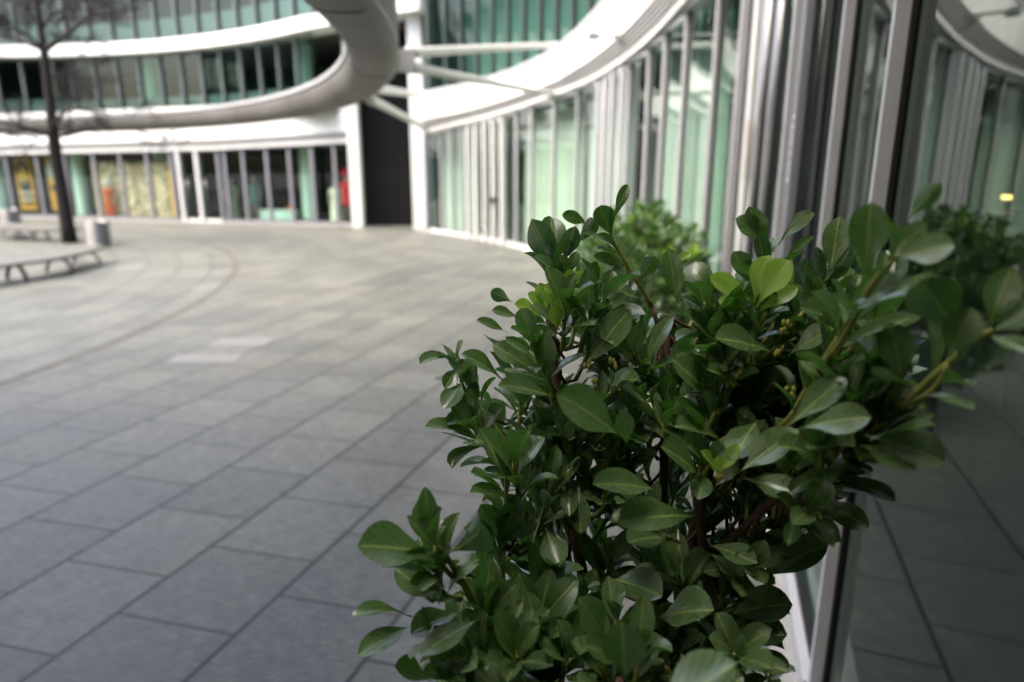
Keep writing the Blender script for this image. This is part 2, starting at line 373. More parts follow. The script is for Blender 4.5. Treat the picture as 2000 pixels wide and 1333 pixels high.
def bay(parent, name, p0, p1, z0, z1a, z1b, out, gm, fm=None, w=.03, dep=.07, spandrel=0, trans=0):
    """one glazed bay: mullion at p0, rails, gasket; its pane is a sub-part. p0,p1 on the glass line, out = towards the court"""
    fm = fm or M['silver']
    al = (p1 - p0); ln = al.length; al.normalize()
    b = MB(); c = p0
    b.box(c + UP*(z0+z1a)/2 + out*(dep*.3), al*w, out*dep, UP*(z1a-z0)/2, 0)
    for sgn in (-1, 1):
        b.box(c + UP*(z0+z1a)/2 + al*sgn*(w+.009) + out*.002, al*.008, out*.011, UP*(z1a-z0)/2, 1)
    q = c + al*(ln/2); L2 = ln/2 - w - .02
    b.box(q + UP*(z0+.05) + out*.03, al*L2, out*.035, UP*.05, 0)
    b.box(q + UP*(z0+.115) + out*.012, al*L2, out*.015, UP*.012, 1)
    b.box(q + UP*(min(z1a, z1b)-.035) + out*.03, al*L2, out*.03, UP*.03, 0)
    if trans: b.box(q + UP*(z0 + trans) + out*.02, al*L2, out*.03, UP*.03, 0)
    if spandrel:
        b.box(q + UP*(z0 + .13 + spandrel/2) - out*.05, al*L2, out*.012, UP*spandrel/2, 2)
    o = b.build(name, [fm, M['gasket'], M['spandrel']], parent)
    g = MB(); a0 = p0 + al*w; a1 = p1 - al*w
    vs = [a0 + UP*(z0+.1), a1 + UP*(z0+.1), a1 + UP*z1b, a0 + UP*z1a]
    nrm = (vs[1]-vs[0]).cross(vs[3]-vs[0])
    g.add(vs, [(0, 1, 2, 3)] if nrm.dot(out) > 0 else [(3, 2, 1, 0)])
    g.build('pane', gm, o)
    return o
for a, c in zip(ths, ths[1:]):
    p0, p1 = pR(a, RR), pR(c, RR); mid = (a + c) / 2; o_, al = frame(mid)
    if abs(a - NEARP) < 1e-6: p0 = NEARV; o_ = Vector((math.cos(R_(18)), -math.sin(R_(18)), 0))
    if abs(c - NEARP) < 1e-6: p1 = NEARV
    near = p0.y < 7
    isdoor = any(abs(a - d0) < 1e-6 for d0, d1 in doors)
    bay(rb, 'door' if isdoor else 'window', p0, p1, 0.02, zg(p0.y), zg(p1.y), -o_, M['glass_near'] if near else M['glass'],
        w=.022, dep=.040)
# fascia strips swept along the arc
NS = [lerp(ths[0], ths[-1] + .012, i/140) for i in range(141)]
def sweep(name, prof, mats, midx=None, parent=rb):
    b = MB(); rows = []
    for th in NS:
        Y = pR(th, RR).y
        rows.append([pR(th, RR + r, z) for r, z in prof(Y)])
    b.grid(rows, 0, False, True)
    for e in (0, -1): b.add(rows[e], [tuple(range(len(rows[e])))])
    return b.build(name, mats, parent)
sweep('fascia_trim', lambda Y: [(-.14, zg(Y)-.02), (-.14, zg(Y)+.08), (.25, zg(Y)+.08), (.25, zg(Y)-.02)], M['offwhite'])
for k in range(5):
    sweep('louvre', lambda Y, k=k: [(r, lerp(zg(Y)+.085, zl(Y), (k+q)/5)) for r, q in [(-.13, .08), (-.17, .12), (-.17, .50), (-.13, .58), (-.03, .58), (-.03, .08)]], M['louver'])
sweep('louvre_backing', lambda Y: [(-.029, zg(Y)+.082), (-.029, zl(Y)), (.2, zl(Y)), (.2, zg(Y)+.082)], M['spandrel'])
# fine cover strips over the fascia's panel joints
b = MB()
for i in range(0, 141, 4):
    th = NS[i]; Y = pR(th, RR).y; o_, al = frame(th)
    b.box(pR(th, RR-.061, (zl(Y)+zw(Y))/2), al*.004, o_*.003, UP*((zw(Y)-zl(Y))/2-.01))
rows = []
for th in NS:
    Y = pR(th, RR).y; rows.append([pR(th, RR + r, z) for r, z in [(-.06, zl(Y)+.003), (-.06, zw(Y)), (.30, zw(Y)), (.30, zl(Y)+.003)]])
b.grid(rows, 1, False, True)
for e in (0, -1): b.add(rows[e], [tuple(range(4))], 1)
b.build('fascia', [M['offwhite'], M['white']], rb)
sweep('coping', lambda Y: [(-.09, zw(Y)+.002), (-.09, zw(Y)+.05), (.35, zw(Y)+.05), (.35, zw(Y)+.002)], M['silver'])
# upper storey glass, slab, second upper storey
ut = [lerp(ths[0], ths[-1] + .012, i/44) for i in range(45)]
for a, c in zip(ut, ut[1:]):
    p0, p1 = pR(a, RR+.35), pR(c, RR+.35); o_, al = frame((a+c)/2)
    bay(rb, 'upper_window', p0, p1, min(zw(p0.y), zw(p1.y)) + .05, 8.6, 8.6, -o_, M['glass_up'], M['mull_dark'], w=.02)
sweep('upper_slab', lambda Y: [(-.1, 8.62), (-.1, 9.05), (4, 9.05), (4, 8.62)], M['white'])
sweep('roof_edge', lambda Y: [(-.2, 9.06), (-.2, 9.5), (4.2, 9.5), (4.2, 9.06)], M['white'])
sweep('floor_slab', lambda Y: [(.40, zg(Y)+.1), (.40, zg(Y)+.5), (4.4, zg(Y)+.5), (4.4, zg(Y)+.1)], M['ceil'])
sweep('back_wall', lambda Y: [(4.5, .01), (4.5, 8.6), (4.7, 8.6), (4.7, .01)], M['dark'])
sweep('carpet', lambda Y: [(.12, .006), (.12, .012), (4.45, .012), (4.45, .006)], M['carpet'])
sweep('threshold', lambda Y: [(-.16, .002), (-.16, .022), (.1, .022), (.1, .002)], M['kerb'])
for i in range(26):
    th = lerp(thY(22), thY(6), i/25); o_, al = frame(th); b = MB(); b.box(pR(th, RR+.95, 6.9), o_*.45, al*.10, UP*.05); b.build('ceiling_baffle', M['white'], rb)
sweep('blind', lambda Y: [(1.5, zw(Y)+.1), (1.5, 8.5), (1.56, 8.5), (1.56, zw(Y)+.1)], mat('mint_blind', (.16, .235, .215), .8))
th = ths[-1] + .008; o_, al = frame(th); b = MB(); b.box(pR(th, RR+2.45, 4.3), o_*2.3, al*.08, UP*4.29); b.build('end_wall', M['dark'], rb)
# tall white end pillar
pe = Vector((-2.98, 22.75, 0))
b = MB(); b.abox(pe.x-.22, pe.y-.35, 0, pe.x+.21, pe.y+.5, 13.6); b.build('end_pillar', M['white'], rb)
# doors: projecting jambs, pull bars
def jamb(px, w, d, z1, m, off=.0):
    th = thPX(px); o_, al = frame(th); b = MB()
    b.box(pR(th, RR - d/2 - .06 + off, z1/2+.01), al*w, o_*d/2, UP*z1/2); b.build('door_jamb', m, rb)
for px in (922, 938, 955, 972, 990): jamb(px, .045, .12, zg(pR(thPX(px), RR).y) - .12, M['offwhite'])
for px in (1176, 1190, 1204, 1222): jamb(px, .04, .09, zg(pR(thPX(px), RR).y) - .10, M['silver'])
b = MB(); th = thPX(976); o_, al = frame(th); b.box(pR(th, RR-.20, 1.15), al*.14, o_*.03, UP*.05); b.build('door_handle', M['iron'], rb)
jamb(1453, .035, .06, 4.0, M['silver']); jamb(1474, .10, .03, 4.0, M['offwhite']); jamb(1490, .08, .02, 4.0, M['silver'])
jamb(1562, .035, .05, 4.0, M['silver'])
for px in (1507, 1532):
    th = thPX(px); b = MB(); p = pR(th, RR-.10, 0)
    b.tube([p + UP*.02, p + UP*2, p + UP*4.0], .032, 16); b.build('door_post', M['steel'], rb)
b = MB(); th = thPX(1486); o_, al = frame(th); b.box(pR(th, RR-.114, 2.12), al*.05, o_*.002, UP*.22); b.build('door_plate', mat('tan_plate', (.30, .26, .2), .6), rb)
# illegible white vinyl lettering running up a dark stile
jamb(1580, .05, .04, 4.0, M['silver2'])
th = thPX(1579); o_, al = frame(th); b = MB(); rr = random.Random(3)
for i in range(8):
    z = 1.92 + i*.047; c = pR(th, RR-.102, z)
    b.tube([c + al*(-.020), c + al*(-.004) + UP*.014, c + al*.018 + UP*(.010 if i % 2 else -.008)], .0045, 6)
    b.tube([c + al*.018 - UP*.012, c + al*.002 - UP*(.014 if i % 3 else -.004), c + al*(-.018) - UP*.010], .0045, 6)
b.build('lettering', mat('white_vinyl', (.75, .75, .78), .5), rb)

# curtains hung behind the right-hand glazing
def curtain(y0, y1, label, col=(.60, .65, .60), off=.55):
    a, c = thY(y0), thY(y1); n = int(abs(c-a)*RR/.02); b = MB(); rows = []
    for i in range(n+1):
        th = lerp(a, c, i/n); r = RR + off + .035*math.sin(i*.62) + .012*math.sin(i*.17)
        rows.append([pR(th, r, .05), pR(th, r, zg(pR(th, RR).y) - .02)])
    b.grid(rows, 0, True)
    for i in range(0): pass
    o = b.build('curtain', mat('sheer_curtain', col, .8), None)
    tag(o, label, 'curtain', 'curtains behind the curved glass')
curtain(20.3, 21.9, 'pale green curtain behind the glass nearest the white end pillar')
curtain(15.2, 18.0, 'pale curtain behind the panes just right of the first glass door', (.64, .69, .61))
curtain(12.9, 14.9, 'pleated green curtain behind panes between the two glass doors', (.52, .60, .56))
curtain(8.9, 11.6, 'pleated curtain behind panes above the far shrub', (.46, .56, .50))

# ------------------------------------------------------------------ left-hand building
lb = thing('shop_building', (-12, 26, 0), 'glass shop building across the court with white bands and curved upper floors', 'building')
GP = [Vector(p) for p in ((-40, 31.2, 0), (-33, 30.6, 0), (-27, 29.4, 0), (-20.65, 27.9, 0), (-15.7, 26.45, 0), (-10.5, 25.0, 0), (-5.3, 23.62, 0))]
def gpt(s):
    s = max(0, min(len(GP)-1.0001, s)); i = int(s); f = s - i
    p0, p1, p2, p3 = GP[max(i-1, 0)], GP[i], GP[i+1], GP[min(i+2, len(GP)-1)]
    return .5*((2*p1) + (p2-p0)*f + (2*p0-5*p1+4*p2-p3)*f*f + (3*p1-p0-3*p2+p3)*f**3)
def gPX(px):
    k = (px - 1000) / FPX / (math.cos(TILT) + (666.5-325)/FPX*math.sin(TILT))
    lo, hi = 0.0, len(GP)-1.001
    for _ in range(50):
        m_ = (lo+hi)/2; p = gpt(m_)
        if p.x / p.y > k: hi = m_
        else: lo = m_
    return lo
zt = table([(-40, 2.42), (-20.65, 2.46), (-10.5, 2.58), (-5, 2.80)])
LPX = [-260, -200, -145, -92, -40, 15, 75, 130, 186, 238, 290, 337, 352, 388, 428, 441, 477, 523, 567, 611, 655, 692]
ls = [gPX(x) for x in LPX]
for x0, x1, a, c in zip(LPX, LPX[1:], ls, ls[1:]):
    p0, p1 = gpt(a), gpt(c); al = (p1-p0).normalized(); o_ = Vector((al.y, -al.x, 0))
    dr = x0 in (352, 388)
    o = bay(lb, 'door' if dr else 'window', p0, p1, .04, zt(p0.x), zt(p1.x), o_, M['glass_shop'], M['offwhite'] if dr else M['mull_mid'], w=.06 if dr else .05, dep=.10 if dr else .06)
    if dr:
        h = MB(); q = p0 + al*.32 + o_*.16; h.tube([q + UP*.8, q + UP*1.5], .018, 8); h.build('handle', M['steel'], o)
def lsweep(name, prof, m, s0=ls[0], s1=len(GP)-1.001, n=60):
    b = MB(); rows = []
    for i in range(n+1):
        s = lerp(s0, s1, i/n); p = gpt(s); q = gpt(s+.02) - gpt(s-.02); q.normalize(); o_ = Vector((q.y, -q.x, 0))
        rows.append([p + o_*r + UP*z for r, z in prof(p.x)])
    b.grid(rows, 0, False, True)
    for e in (0, -1): b.add(rows[e], [tuple(range(len(rows[e])))])
    return b.build(name, m, lb)
lsweep('fascia_trim', lambda X: [(.16, zt(X)-.02), (.16, zt(X)+.10), (-.3, zt(X)+.10), (-.3, zt(X)-.02)], M['offwhite'])
for k in range(3):
    lsweep('louvre', lambda X, k=k: [(.12, zt(X)+.104+k*.075), (.18, zt(X)+.115+k*.075), (.18, zt(X)+.15+k*.075), (.12, zt(X)+.165+k*.075), (-.2, zt(X)+.165+k*.075), (-.2, zt(X)+.104+k*.075)], M['louver'])
lsweep('fascia', lambda X: [(.08, zt(X)+.335), (.08, zt(X)+1.45), (-.4, zt(X)+1.45), (-.4, zt(X)+.335)], M['white'])
lsweep('threshold', lambda X: [(.18, .002), (.18, .042), (-.1, .042), (-.1, .002)], M['kerb'])
lsweep('shop_floor', lambda X: [(-.12, .006), (-.12, .03), (-5, .03), (-5, .006)], M['carpet'])
lsweep('shop_ceiling', lambda X: [(-.42, zt(X)+.3), (-.42, zt(X)+.6), (-5, zt(X)+.6), (-5, zt(X)+.3)], M['ceil'])
lsweep('shop_back_wall', lambda X: [(-5.0, .03), (-5.0, 3.2), (-5.2, 3.2), (-5.2, .03)], M['dark'])
b = MB(); b.abox(-5.40, 23.3, 0, -5.04, 23.75, 6.0); b.build('end_pillar', M['white'], lb)
# curved upper floors round the court
C2 = Vector((-20, 8, 0))
def p2(th, R, z=0): return Vector((C2.x + R*math.cos(th), C2.y + R*math.sin(th), z))
T0, T1 = R_(47.5), R_(150)
def usweep(name, prof, m, tail=True, n=70, t1=T1):
    b = MB(); rows = []
    for i in range(n+1):
        th = lerp(t1, T0, i/n); rows.append([p2(th, 20 + r, z) for r, z in prof])
    if tail:
        e = Vector((-2.75, 21.9, 0)) - p2(T0, 20); rows.append([p2(T0, 20 + r, z) + e + UP*.42 for r, z in prof])
    b.grid(rows, 0, False, True)
    for q in (0, -1): b.add(rows[q], [tuple(range(len(rows[q])))])
    return b.build(name, m, lb)
usweep('slab', [(0, 6.06), (0, 6.46), (.9, 6.46), (.9, 6.06)], M['white'])
b = MB()
for i in range(34):
    th = lerp(T0 + .03, T1 - .03, i/33); o_ = Vector((math.cos(th), math.sin(th), 0)); al = Vector((-o_.y, o_.x, 0))
    b.box(p2(th, 19.999, 6.26), al*.008, o_*.004, UP*.195)
b.build('slab_cover_strip', M['louver'], lb)
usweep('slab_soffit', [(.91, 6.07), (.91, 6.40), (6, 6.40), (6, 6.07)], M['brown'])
usweep('roof_slab', [(0, 9.6), (0, 10.1), (6, 10.1), (6, 9.6)], M['white'])
usweep('first_floor_slab', [(.3, 3.72), (.3, 3.98), (6, 3.98), (6, 3.72)], M['ceil'], False)
usweep('upper_back_wall', [(5.2, 3.99), (5.2, 9.58), (5.4, 9.58), (5.4, 3.99)], M['dark'], False)
uth = []
t = T0
while t < T1: uth.append(t); t += 1.02/20.45
uth = list(reversed(uth))
for i, (a, c) in enumerate(zip(uth, uth[1:])):
    p0, p1 = p2(a, 20.45), p2(c, 20.45); o_ = -Vector((math.cos((a+c)/2), math.sin((a+c)/2), 0))
    bay(lb, 'middle_window', p0, p1, 4.0, 6.04, 6.04, o_, M['glass_up'], M['mull_dark'], w=.045, spandrel=.4)
    bay(lb, 'upper_window', p0, p1, 6.47, 9.58, 9.58, o_, M['glass_up'], M['mull_dark'], w=.045, spandrel=.65)
# unseen wing behind and above the viewpoint, added to shade the near court
brd = thing('bridge_wing', (-14, -8, 6.6), 'dark underside of the building wing bridging over the near court', 'building')
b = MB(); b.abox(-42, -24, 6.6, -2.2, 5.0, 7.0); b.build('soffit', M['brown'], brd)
b = MB(); b.abox(-42, -23.5, 7.01, -2.5, 4.7, 10.5); b.build('wall', M['darkwall'], brd)  # upper part of the added shade wing
# passage between the two buildings: dark end wall and soffit
b = MB(); b.abox(-5.6, 24.0, 0, -2.55, 24.2, 7.4); 
for i in range(5): b.abox(-4.9+i*.47, 23.98, .02, -4.885+i*.47, 23.999, 6.0)
tag(b.build('passage_wall', M['darkwall']), 'black panelled wall closing the gap between the two white pillars', 'wall')

# columns inside, seen through the glass
def icol(px, d, z0, z1, r, label, behind=1.0, base=None):
    p = base; b = MB(); b.lathe(p, [(r, z0), (r, z1)], 24)
    tag(b.build('interior_column', M['mint']), label, 'column', 'round columns behind the shop glass')
def inside(px, off):
    p = gpt(gPX(px)); q = gpt(gPX(px)+.02) - gpt(gPX(px)-.02); q.normalize(); n_ = Vector((-q.y, q.x, 0))
    v = p.normalized(); return p + v * (off / max(.2, v.dot(n_)))
icol(0, 0, .03, 2.76, .38, 'wide mint column at the far left edge behind shop glass', base=inside(-6, .9))
icol(0, 0, .03, 2.75, .27, 'mint column right of the painted panels in the shop', base=inside(153, .9))
icol(0, 0, .03, 2.8, .30, 'round green column left of the glass doors in the shop', base=inside(316, 1.2))
icol(0, 0, .03, 2.9, .26, 'pale green column between plinths and dressed mannequins', base=inside(600, 1.1))
def upcol(px, lab):
    k = (px - 1000) / FPX / (math.cos(TILT) - (170-666.5)/FPX*math.sin(TILT)); lo, hi = T0, T1
    for _ in range(50):
        m_ = (lo+hi)/2; p = p2(m_, 21.5)
        if p.x/p.y > k: lo = m_
        else: hi = m_
    p = p2(lo, 21.5); b = MB(); b.lathe(p, [(.30, 3.99), (.30, 6.05)], 24)
    tag(b.build('interior_column', M['mint']), lab, 'column', 'round columns behind the upper glass')
upcol(300, 'pale column behind first floor glass, left of the two')
upcol(596, 'pale column behind first floor glass, close to the ring')

# ------------------------------------------------------------------ shop displays
def quadface(o):  # along / facing for the shop front at a pixel column
    s = gPX(o); q = gpt(s+.02) - gpt(s-.02); q.normalize(); return q, Vector((q.y, -q.x, 0))
def art(px, w, label, seed):
    al, n_ = quadface(px); c = inside(px, .55); b = MB()
    b.box(c + UP*1.30, al*w, n_*.03, UP*1.02, 0)
    f = c + n_*.034 + UP*.0
    def blob(u, z, ru, rz, m, k=0, rot=0):
        pts = [(math.cos(a)*ru, math.sin(a)*rz) for a in [2*math.pi*i/20 for i in range(20)]]
        vs = [f + n_*(.002+k*.002) + al*(u + x*math.cos(rot) - y*math.sin(rot)) + UP*(z + x*math.sin(rot) + y*math.cos(rot)) for x, y in pts]
        b.add(vs, [tuple(range(20))], m)
    if seed == 0:
        blob(-.02, 1.95, .40, .30, 1, 0); blob(0, 1.25, .30, .30, 2, 1); blob(-.02, 1.62, .07, .30, 3, 2)
        for j in range(4): blob(.02, .95-.13*j, .40-.02*j, .05, 4 if j % 2 == 0 else 2, 3)
    else:
        blob(-.1, 1.85, .34, .34, 4, 0); blob(.05, 1.45, .3, .12, 3, 1); blob(.0, 1.15, .36, .13, 2, 2); blob(.15, .7, .22, .2, 4, 3); blob(.15, .7, .14, .12, 2, 4)
    return tag(b.build('painted_panel', [mat('ochre_panel', (.52, .26, .03), .6), mat('panel_brown', (.05, .03, .015), .7), mat('panel_black', (.012, .014, .016), .6),
                mat('panel_gold', (.75, .55, .06), .6), mat('panel_grey', (.42, .45, .40), .6)]), label, 'panel', 'painted panels in the shop window')
art(45, .42, 'ochre display panel with dark striped figure shape, left of the trunk', 0)
art(107, .42, 'golden display panel partly hidden behind the tree trunk', 1)
# flecked textile backdrop
def fleck():
    m = bpy.data.materials.new('flecked_cloth'); m.use_nodes = True; nt = m.node_tree; b_ = nt.nodes['Principled BSDF']
    tc = N(nt, 'TexCoord'); v = N(nt, 'TexVoronoi'); v.inputs['Scale'].default_value = 9; nt.links.new(tc.outputs['Object'], v.inputs['Vector'])
    cr = N(nt, 'ValToRGB'); sp = N(nt, 'SeparateColor'); nt.links.new(v.outputs['Color'], sp.inputs[0]); nt.links.new(sp.outputs[0], cr.inputs[0])
    e = cr.color_ramp.elements; e[0].color = (.16, .15, .11, 1); e[1].color = (.88, .76, .54, 1); x = e.new(.5); x.color = (.5, .42, .27, 1); x = e.new(.75); x.color = (.62, .4, .25, 1)
    nt.links.new(cr.outputs[0], b_.inputs['Base Color']); b_.inputs['Roughness'].default_value = .8; return m
b = MB(); a0, a1 = inside(178, .5), inside(334, .5); al = (a1-a0).normalized(); n_ = Vector((al.y, -al.x, 0)); rows = []
for i in range(61):
    p = lerp(a0, a1, i/60) + n_*(.05*math.sin(i*.5) + .02*math.sin(i*1.7)); rows.append([p + UP*.05, p + UP*1.0, p + UP*2.15 + n_*.02])
b.grid(rows, 0, True); tag(b.build('display_backdrop', fleck()), 'beige flecked cloth backdrop hanging in the shop window', 'backdrop')
b = MB(); c = inside(333, .45); al, n_ = quadface(333); b.box(c + UP*1.0, al*.12, n_*.05, UP*.95, 0); b.box(c + UP*1.0 + n_*.051, al*.08, n_*.004, UP*.9, 0)
tag(b.build('display_screen', mat('amber_board', (.65, .36, .03), .5)), 'tall narrow amber board beside the glass door', 'board')

def mannequin(px, off, h, cloth, label, kind, hat=None):
    p = inside(px, off); p.z = .03; t_ = thing('mannequin', p, label, 'mannequin', 'mannequins in the shop windows')
    sk = mat('mannequin_skin', (.55, .42, .34), .5); cm = mat('dress_cloth', cloth, .8, noise=.15, nscale=9)
    k = h/1.75; b = MB()
    b.lathe(p, [(.16*k, 0), (.16*k, .02), (.03, .03)], 16)
    for s in (-1, 1):
        b.tube([p + Vector((s*.09*k, 0, .03)), p + Vector((s*.095*k, .01, .45*k)), p + Vector((s*.10*k, 0, .88*k))], [.045*k, .055*k, .085*k], 10)
        b.tube([p + Vector((s*.20*k, 0, 1.42*k)), p + Vector((s*.27*k, -.02, 1.12*k)), p + Vector((s*.25*k, -.12*k, .86*k))], [.05*k, .04*k, .03*k], 10)
        b.tube([p + Vector((s*.25*k, -.12*k, .86*k)), p + Vector((s*.25*k, -.15*k, .76*k))], [.03*k, .02*k], 8)
    b.lathe(p, [(.02, .84*k), (.17*k, .88*k), (.13*k, 1.1*k), (.19*k, 1.38*k), (.10*k, 1.47*k), (.05*k, 1.5*k), (.05*k, 1.55*k), (.085*k, 1.6*k), (.095*k, 1.67*k), (.07*k, 1.74*k), (.01, 1.76*k)], 16, 0, 1, .75)
    b.build('body', sk, t_)
    d = MB()
    if kind == 'gown': pr = [(.26*k, .04), (.25*k, .3*k), (.22*k, .7*k), (.19*k, .95*k), (.155*k, 1.12*k), (.215*k, 1.36*k), (.20*k, 1.42*k), (.09*k, 1.49*k)]
    else: pr = [(.20*k, .62*k), (.235*k, .8*k), (.225*k, .95*k), (.165*k, 1.12*k), (.22*k, 1.36*k), (.20*k, 1.42*k), (.09*k, 1.49*k)]
    d.lathe(p, pr, 20, 0, 1.05, .85)
    for s in (-1, 1): d.tube([p + Vector((s*.19*k, 0, 1.41*k)), p + Vector((s*.245*k, -.01, 1.22*k))], [.075*k, .065*k], 10)
    d.build('dress', cm, t_)
    if hat:
        hm = MB(); hm.lathe(p, [(.17*k, 1.66*k), (.20*k, 1.74*k), (.18*k, 1.86*k), (.10*k, 1.93*k), (.01, 1.95*k)], 18); hm.build('hat', mat('hat_felt', hat, .8), t_)
    return t_
mannequin(652, .8, 1.45, (.82, .84, .66), 'mannequin in a long cream gown beside the white pillar', 'gown')
mannequin(676, 1.0, 1.72, (.75, .015, .02), 'mannequin in a red dress and crimson hat beside the white pillar', 'short', (.7, .01, .08))
mannequin(204, .3, 1.35, (.62, .10, .015), 'mannequin in a rust red gown before the flecked backdrop', 'gown', (.75, .75, .7))
mannequin(447, 1.3, 1.5, (.30, .33, .25), 'mannequin in a grey green gown just right of the glass doors', 'gown')
mannequin(492, 1.6, 1.6, (.22, .34, .30), 'mannequin in a short sea green dress left of the plinths', 'short')
for px, lab, w in ((519, 'mint plinth in the shop window, narrower and left of the two', .26), (551, 'mint plinth with a small orange bag on top', .36)):
    c = inside(px, .6); al, n_ = quadface(px); b = MB(); b.box(c + UP*.235, al*w, n_*.22, UP*.2); b.box(c + UP*.45, al*(w+.012), n_*.232, UP*.014)
    tag(b.build('display_plinth', mat('mint_plinth', (.50, .68, .60), .6)), lab, 'plinth', 'plinths in the shop window')
c = inside(559, .6) + UP*.466; b = MB(); b.box(c + UP*.06, (.1, 0, 0), (0, .05, 0), (0, 0, .06)); b.tube([c + Vector((-.05, 0, .12)), c + Vector((-.03, 0, .19)), c + Vector((.03, 0, .19)), c + Vector((.05, 0, .12))], .008, 6)
tag(b.build('handbag', mat('orange_leather', (.45, .12, .03), .5)), 'small orange handbag standing on a mint plinth', 'bag')

# ------------------------------------------------------------------ ring canopy
CA = Vector((-17.5, 3.92, 0)); RA = 16.23; RW = .44
rc = thing('ring_canopy', (CA.x, CA.y, 2.88), 'huge grey concrete ring beam floating over the court, ribbed outside', 'canopy')
def ringp(th, a, z):
    r = RA + a * RW; return Vector((CA.x + r*math.cos(th), CA.y + r*math.sin(th), z))
NR = 260
prof = [(.04, 3.24), (.0, 3.21), (-.01, 3.15), (.0, 3.08), (.05, 3.0), (.14, 2.94), (.33, 2.895), (.55, 2.885), (.8, 2.888), (.93, 2.90), (.97, 2.93), (.97, 3.25)]
b = MB(); rows = [[ringp(2*math.pi*i/NR, a, z) for a, z in prof] for i in range(NR+1)]
b.grid(rows, 0, True, True)
for j in range(34):                       # open joints between the cast segments
    th = 2*math.pi*j/34 + .03
    pr = prof[1:10]
    ring = [ringp(th, a, z) for a, z in pr]; cc = ringp(th, .5, 3.12)
    b.tube([p + (p-cc).normalized()*.0005 for p in ring], .006, 5, m=1)
b.build('beam', [M['ring'], M['gasket']], rc)
b = MB(); b.grid([[ringp(2*math.pi*i/NR, a, z) for a, z in [(-.05, 3.245), (-.05, 3.30), (.25, 3.315), (.25, 3.245)]] for i in range(NR+1)], 0, False, True); b.build('inner_rim', M['silver'], rc)
b = MB()
b.grid([[ringp(2*math.pi*i/NR, a, z) for a, z in [(.26, 3.255), (.26, 3.31), (1.06, 3.31), (1.06, 3.275), (.975, 3.275), (.975, 3.255)]] for i in range(NR+1)], 0, False, True)
b.build('top_deck', M['louver'], rc)
for k in range(5):
    z = 2.945 + .062*k; b = MB()
    b.grid([[ringp(2*math.pi*i/NR, a, zz) for a, zz in [(.972, z), (1.07, z+.008), (1.07, z+.030), (.972, z+.040)]] for i in range(NR+1)], 0, False, True)
    b.build('rib', M['louver'], rc)
def ringPX(px, a=1.0):
    best = max([R_(x*.25) for x in range(-80, 400)], key=lambda t: (ringp(t, a, 0).x/ringp(t, a, 0).y) if ringp(t, a, 0).y > 1 else -9)
    lo, hi = best, R_(110)
    k = lambda y: (px - 1000) / FPX / (math.cos(TILT) - (y-666.5)/FPX*math.sin(TILT))
    for _ in range(50):
        m_ = (lo+hi)/2; p = ringp(m_, a, 0)
        if p.x/p.y > k(170): lo = m_
        else: hi = m_
    return ringp(lo, a, 3.08)
# tie rods to the right-hand building
def rod(p, q, r=.055):
    b = MB(); p, q = Vector(p), Vector(q); d = (q-p).normalized()
    b.tube([p, p+d*.25, p+d*.3, q-d*.3, q-d*.25, q], [r*1.25, r*1.25, r, r, r*1.25, r*1.25], 14); b.build('tie_rod', M['offwhite'], rc)
n1 = ringPX(768); q1 = n1 + Vector((.16, .05, 0))
rod(q1 + UP*.08, onY(1088, 88, 15.0), .05); rod(q1 - UP*.06, onY(1086, 186, 15.2), .05)
b = MB(); b.box(n1 + Vector((.09, .03, 0)), (.13, .03, 0), (-.02, .05, 0), (0, 0, .11)); b.build('bracket', M['offwhite'], rc)
n2 = ringPX(700); q2 = n2 + Vector((.14, .06, 0))
rod(q2 + UP*.05, onY(828, 187, 21.9), .07); rod(q2 - UP*.10, onY(828, 249, 21.9), .07)
b = MB(); b.box(n2 + Vector((.08, .04, 0)), (.12, .04, 0), (-.02, .05, 0), (0, 0, .11)); b.build('bracket', M['offwhite'], rc)

# floodlight on an arm from the louvre band
fl = thing('floodlight', onY(1232, 92, 11.9), 'small grey floodlight on a bracket arm above the louvre band', 'lamp')
b = MB(); b.tube([onY(1238, 71, 11.9), onY(1165, 69, 11.2)], .022, 10); b.tube([onY(1226, 96, 11.9), onY(1200, 73, 11.5)], .016, 8); b.build('arm', M['louver'], fl)
c = onY(1159, 72, 11.15); b = MB(); b.box(c, (.085, 0, 0), (0, .10, 0), (0, 0, .035)); b.box(c + UP*.045, (.05, 0, 0), (0, .06, 0), (0, 0, .012)); b.build('lamp_head', M['silver2'], fl)

# ------------------------------------------------------------------ bare tree
tb = Vector((-11.86, 18.43, 0))
tr = thing('bare_tree', tb, 'dark leafless tree rising beside the benches, with twigs over the facade', 'tree')
TY = 18.43
b = MB()
trk = [(137, 477, .165), (131, 440, .15), (122, 380, .135), (112, 320, .125), (104, 262, .115), (99, 210, .10), (92, 150, .09), (86, 98, .08), (78, 50, .065), (70, 0, .055), (64, -60, .035)]
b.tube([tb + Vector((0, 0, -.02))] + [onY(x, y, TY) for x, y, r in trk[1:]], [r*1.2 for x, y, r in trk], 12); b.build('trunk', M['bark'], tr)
b = MB(); tw = random.Random(11)
def twig(p, d, L_, r, lvl):
    pts = [p]; n = 5; q = p.copy(); dd = d.copy()
    for i in range(n):
        dd = (dd + Vector((tw.uniform(-.25, .25), tw.uniform(-.25, .25), tw.uniform(-.12, .2)))).normalized(); q = q + dd*L_/n; pts.append(q.copy())
    b.tube(pts, [max(.0055, 1.25*r*(1-.7*i/n)) for i in range(n+1)], 5, cap=False)
    if lvl > 0:
        for i in range(1, n+1):
            for _ in range(2 if lvl > 1 else 1):
                a = Vector((tw.uniform(-1, 1), tw.uniform(-1, 1), tw.uniform(-.25, .6))).normalized()
                twig(pts[i], (dd*.7 + a*.8).normalized(), L_*tw.uniform(.35, .6), r*.5, lvl-1)
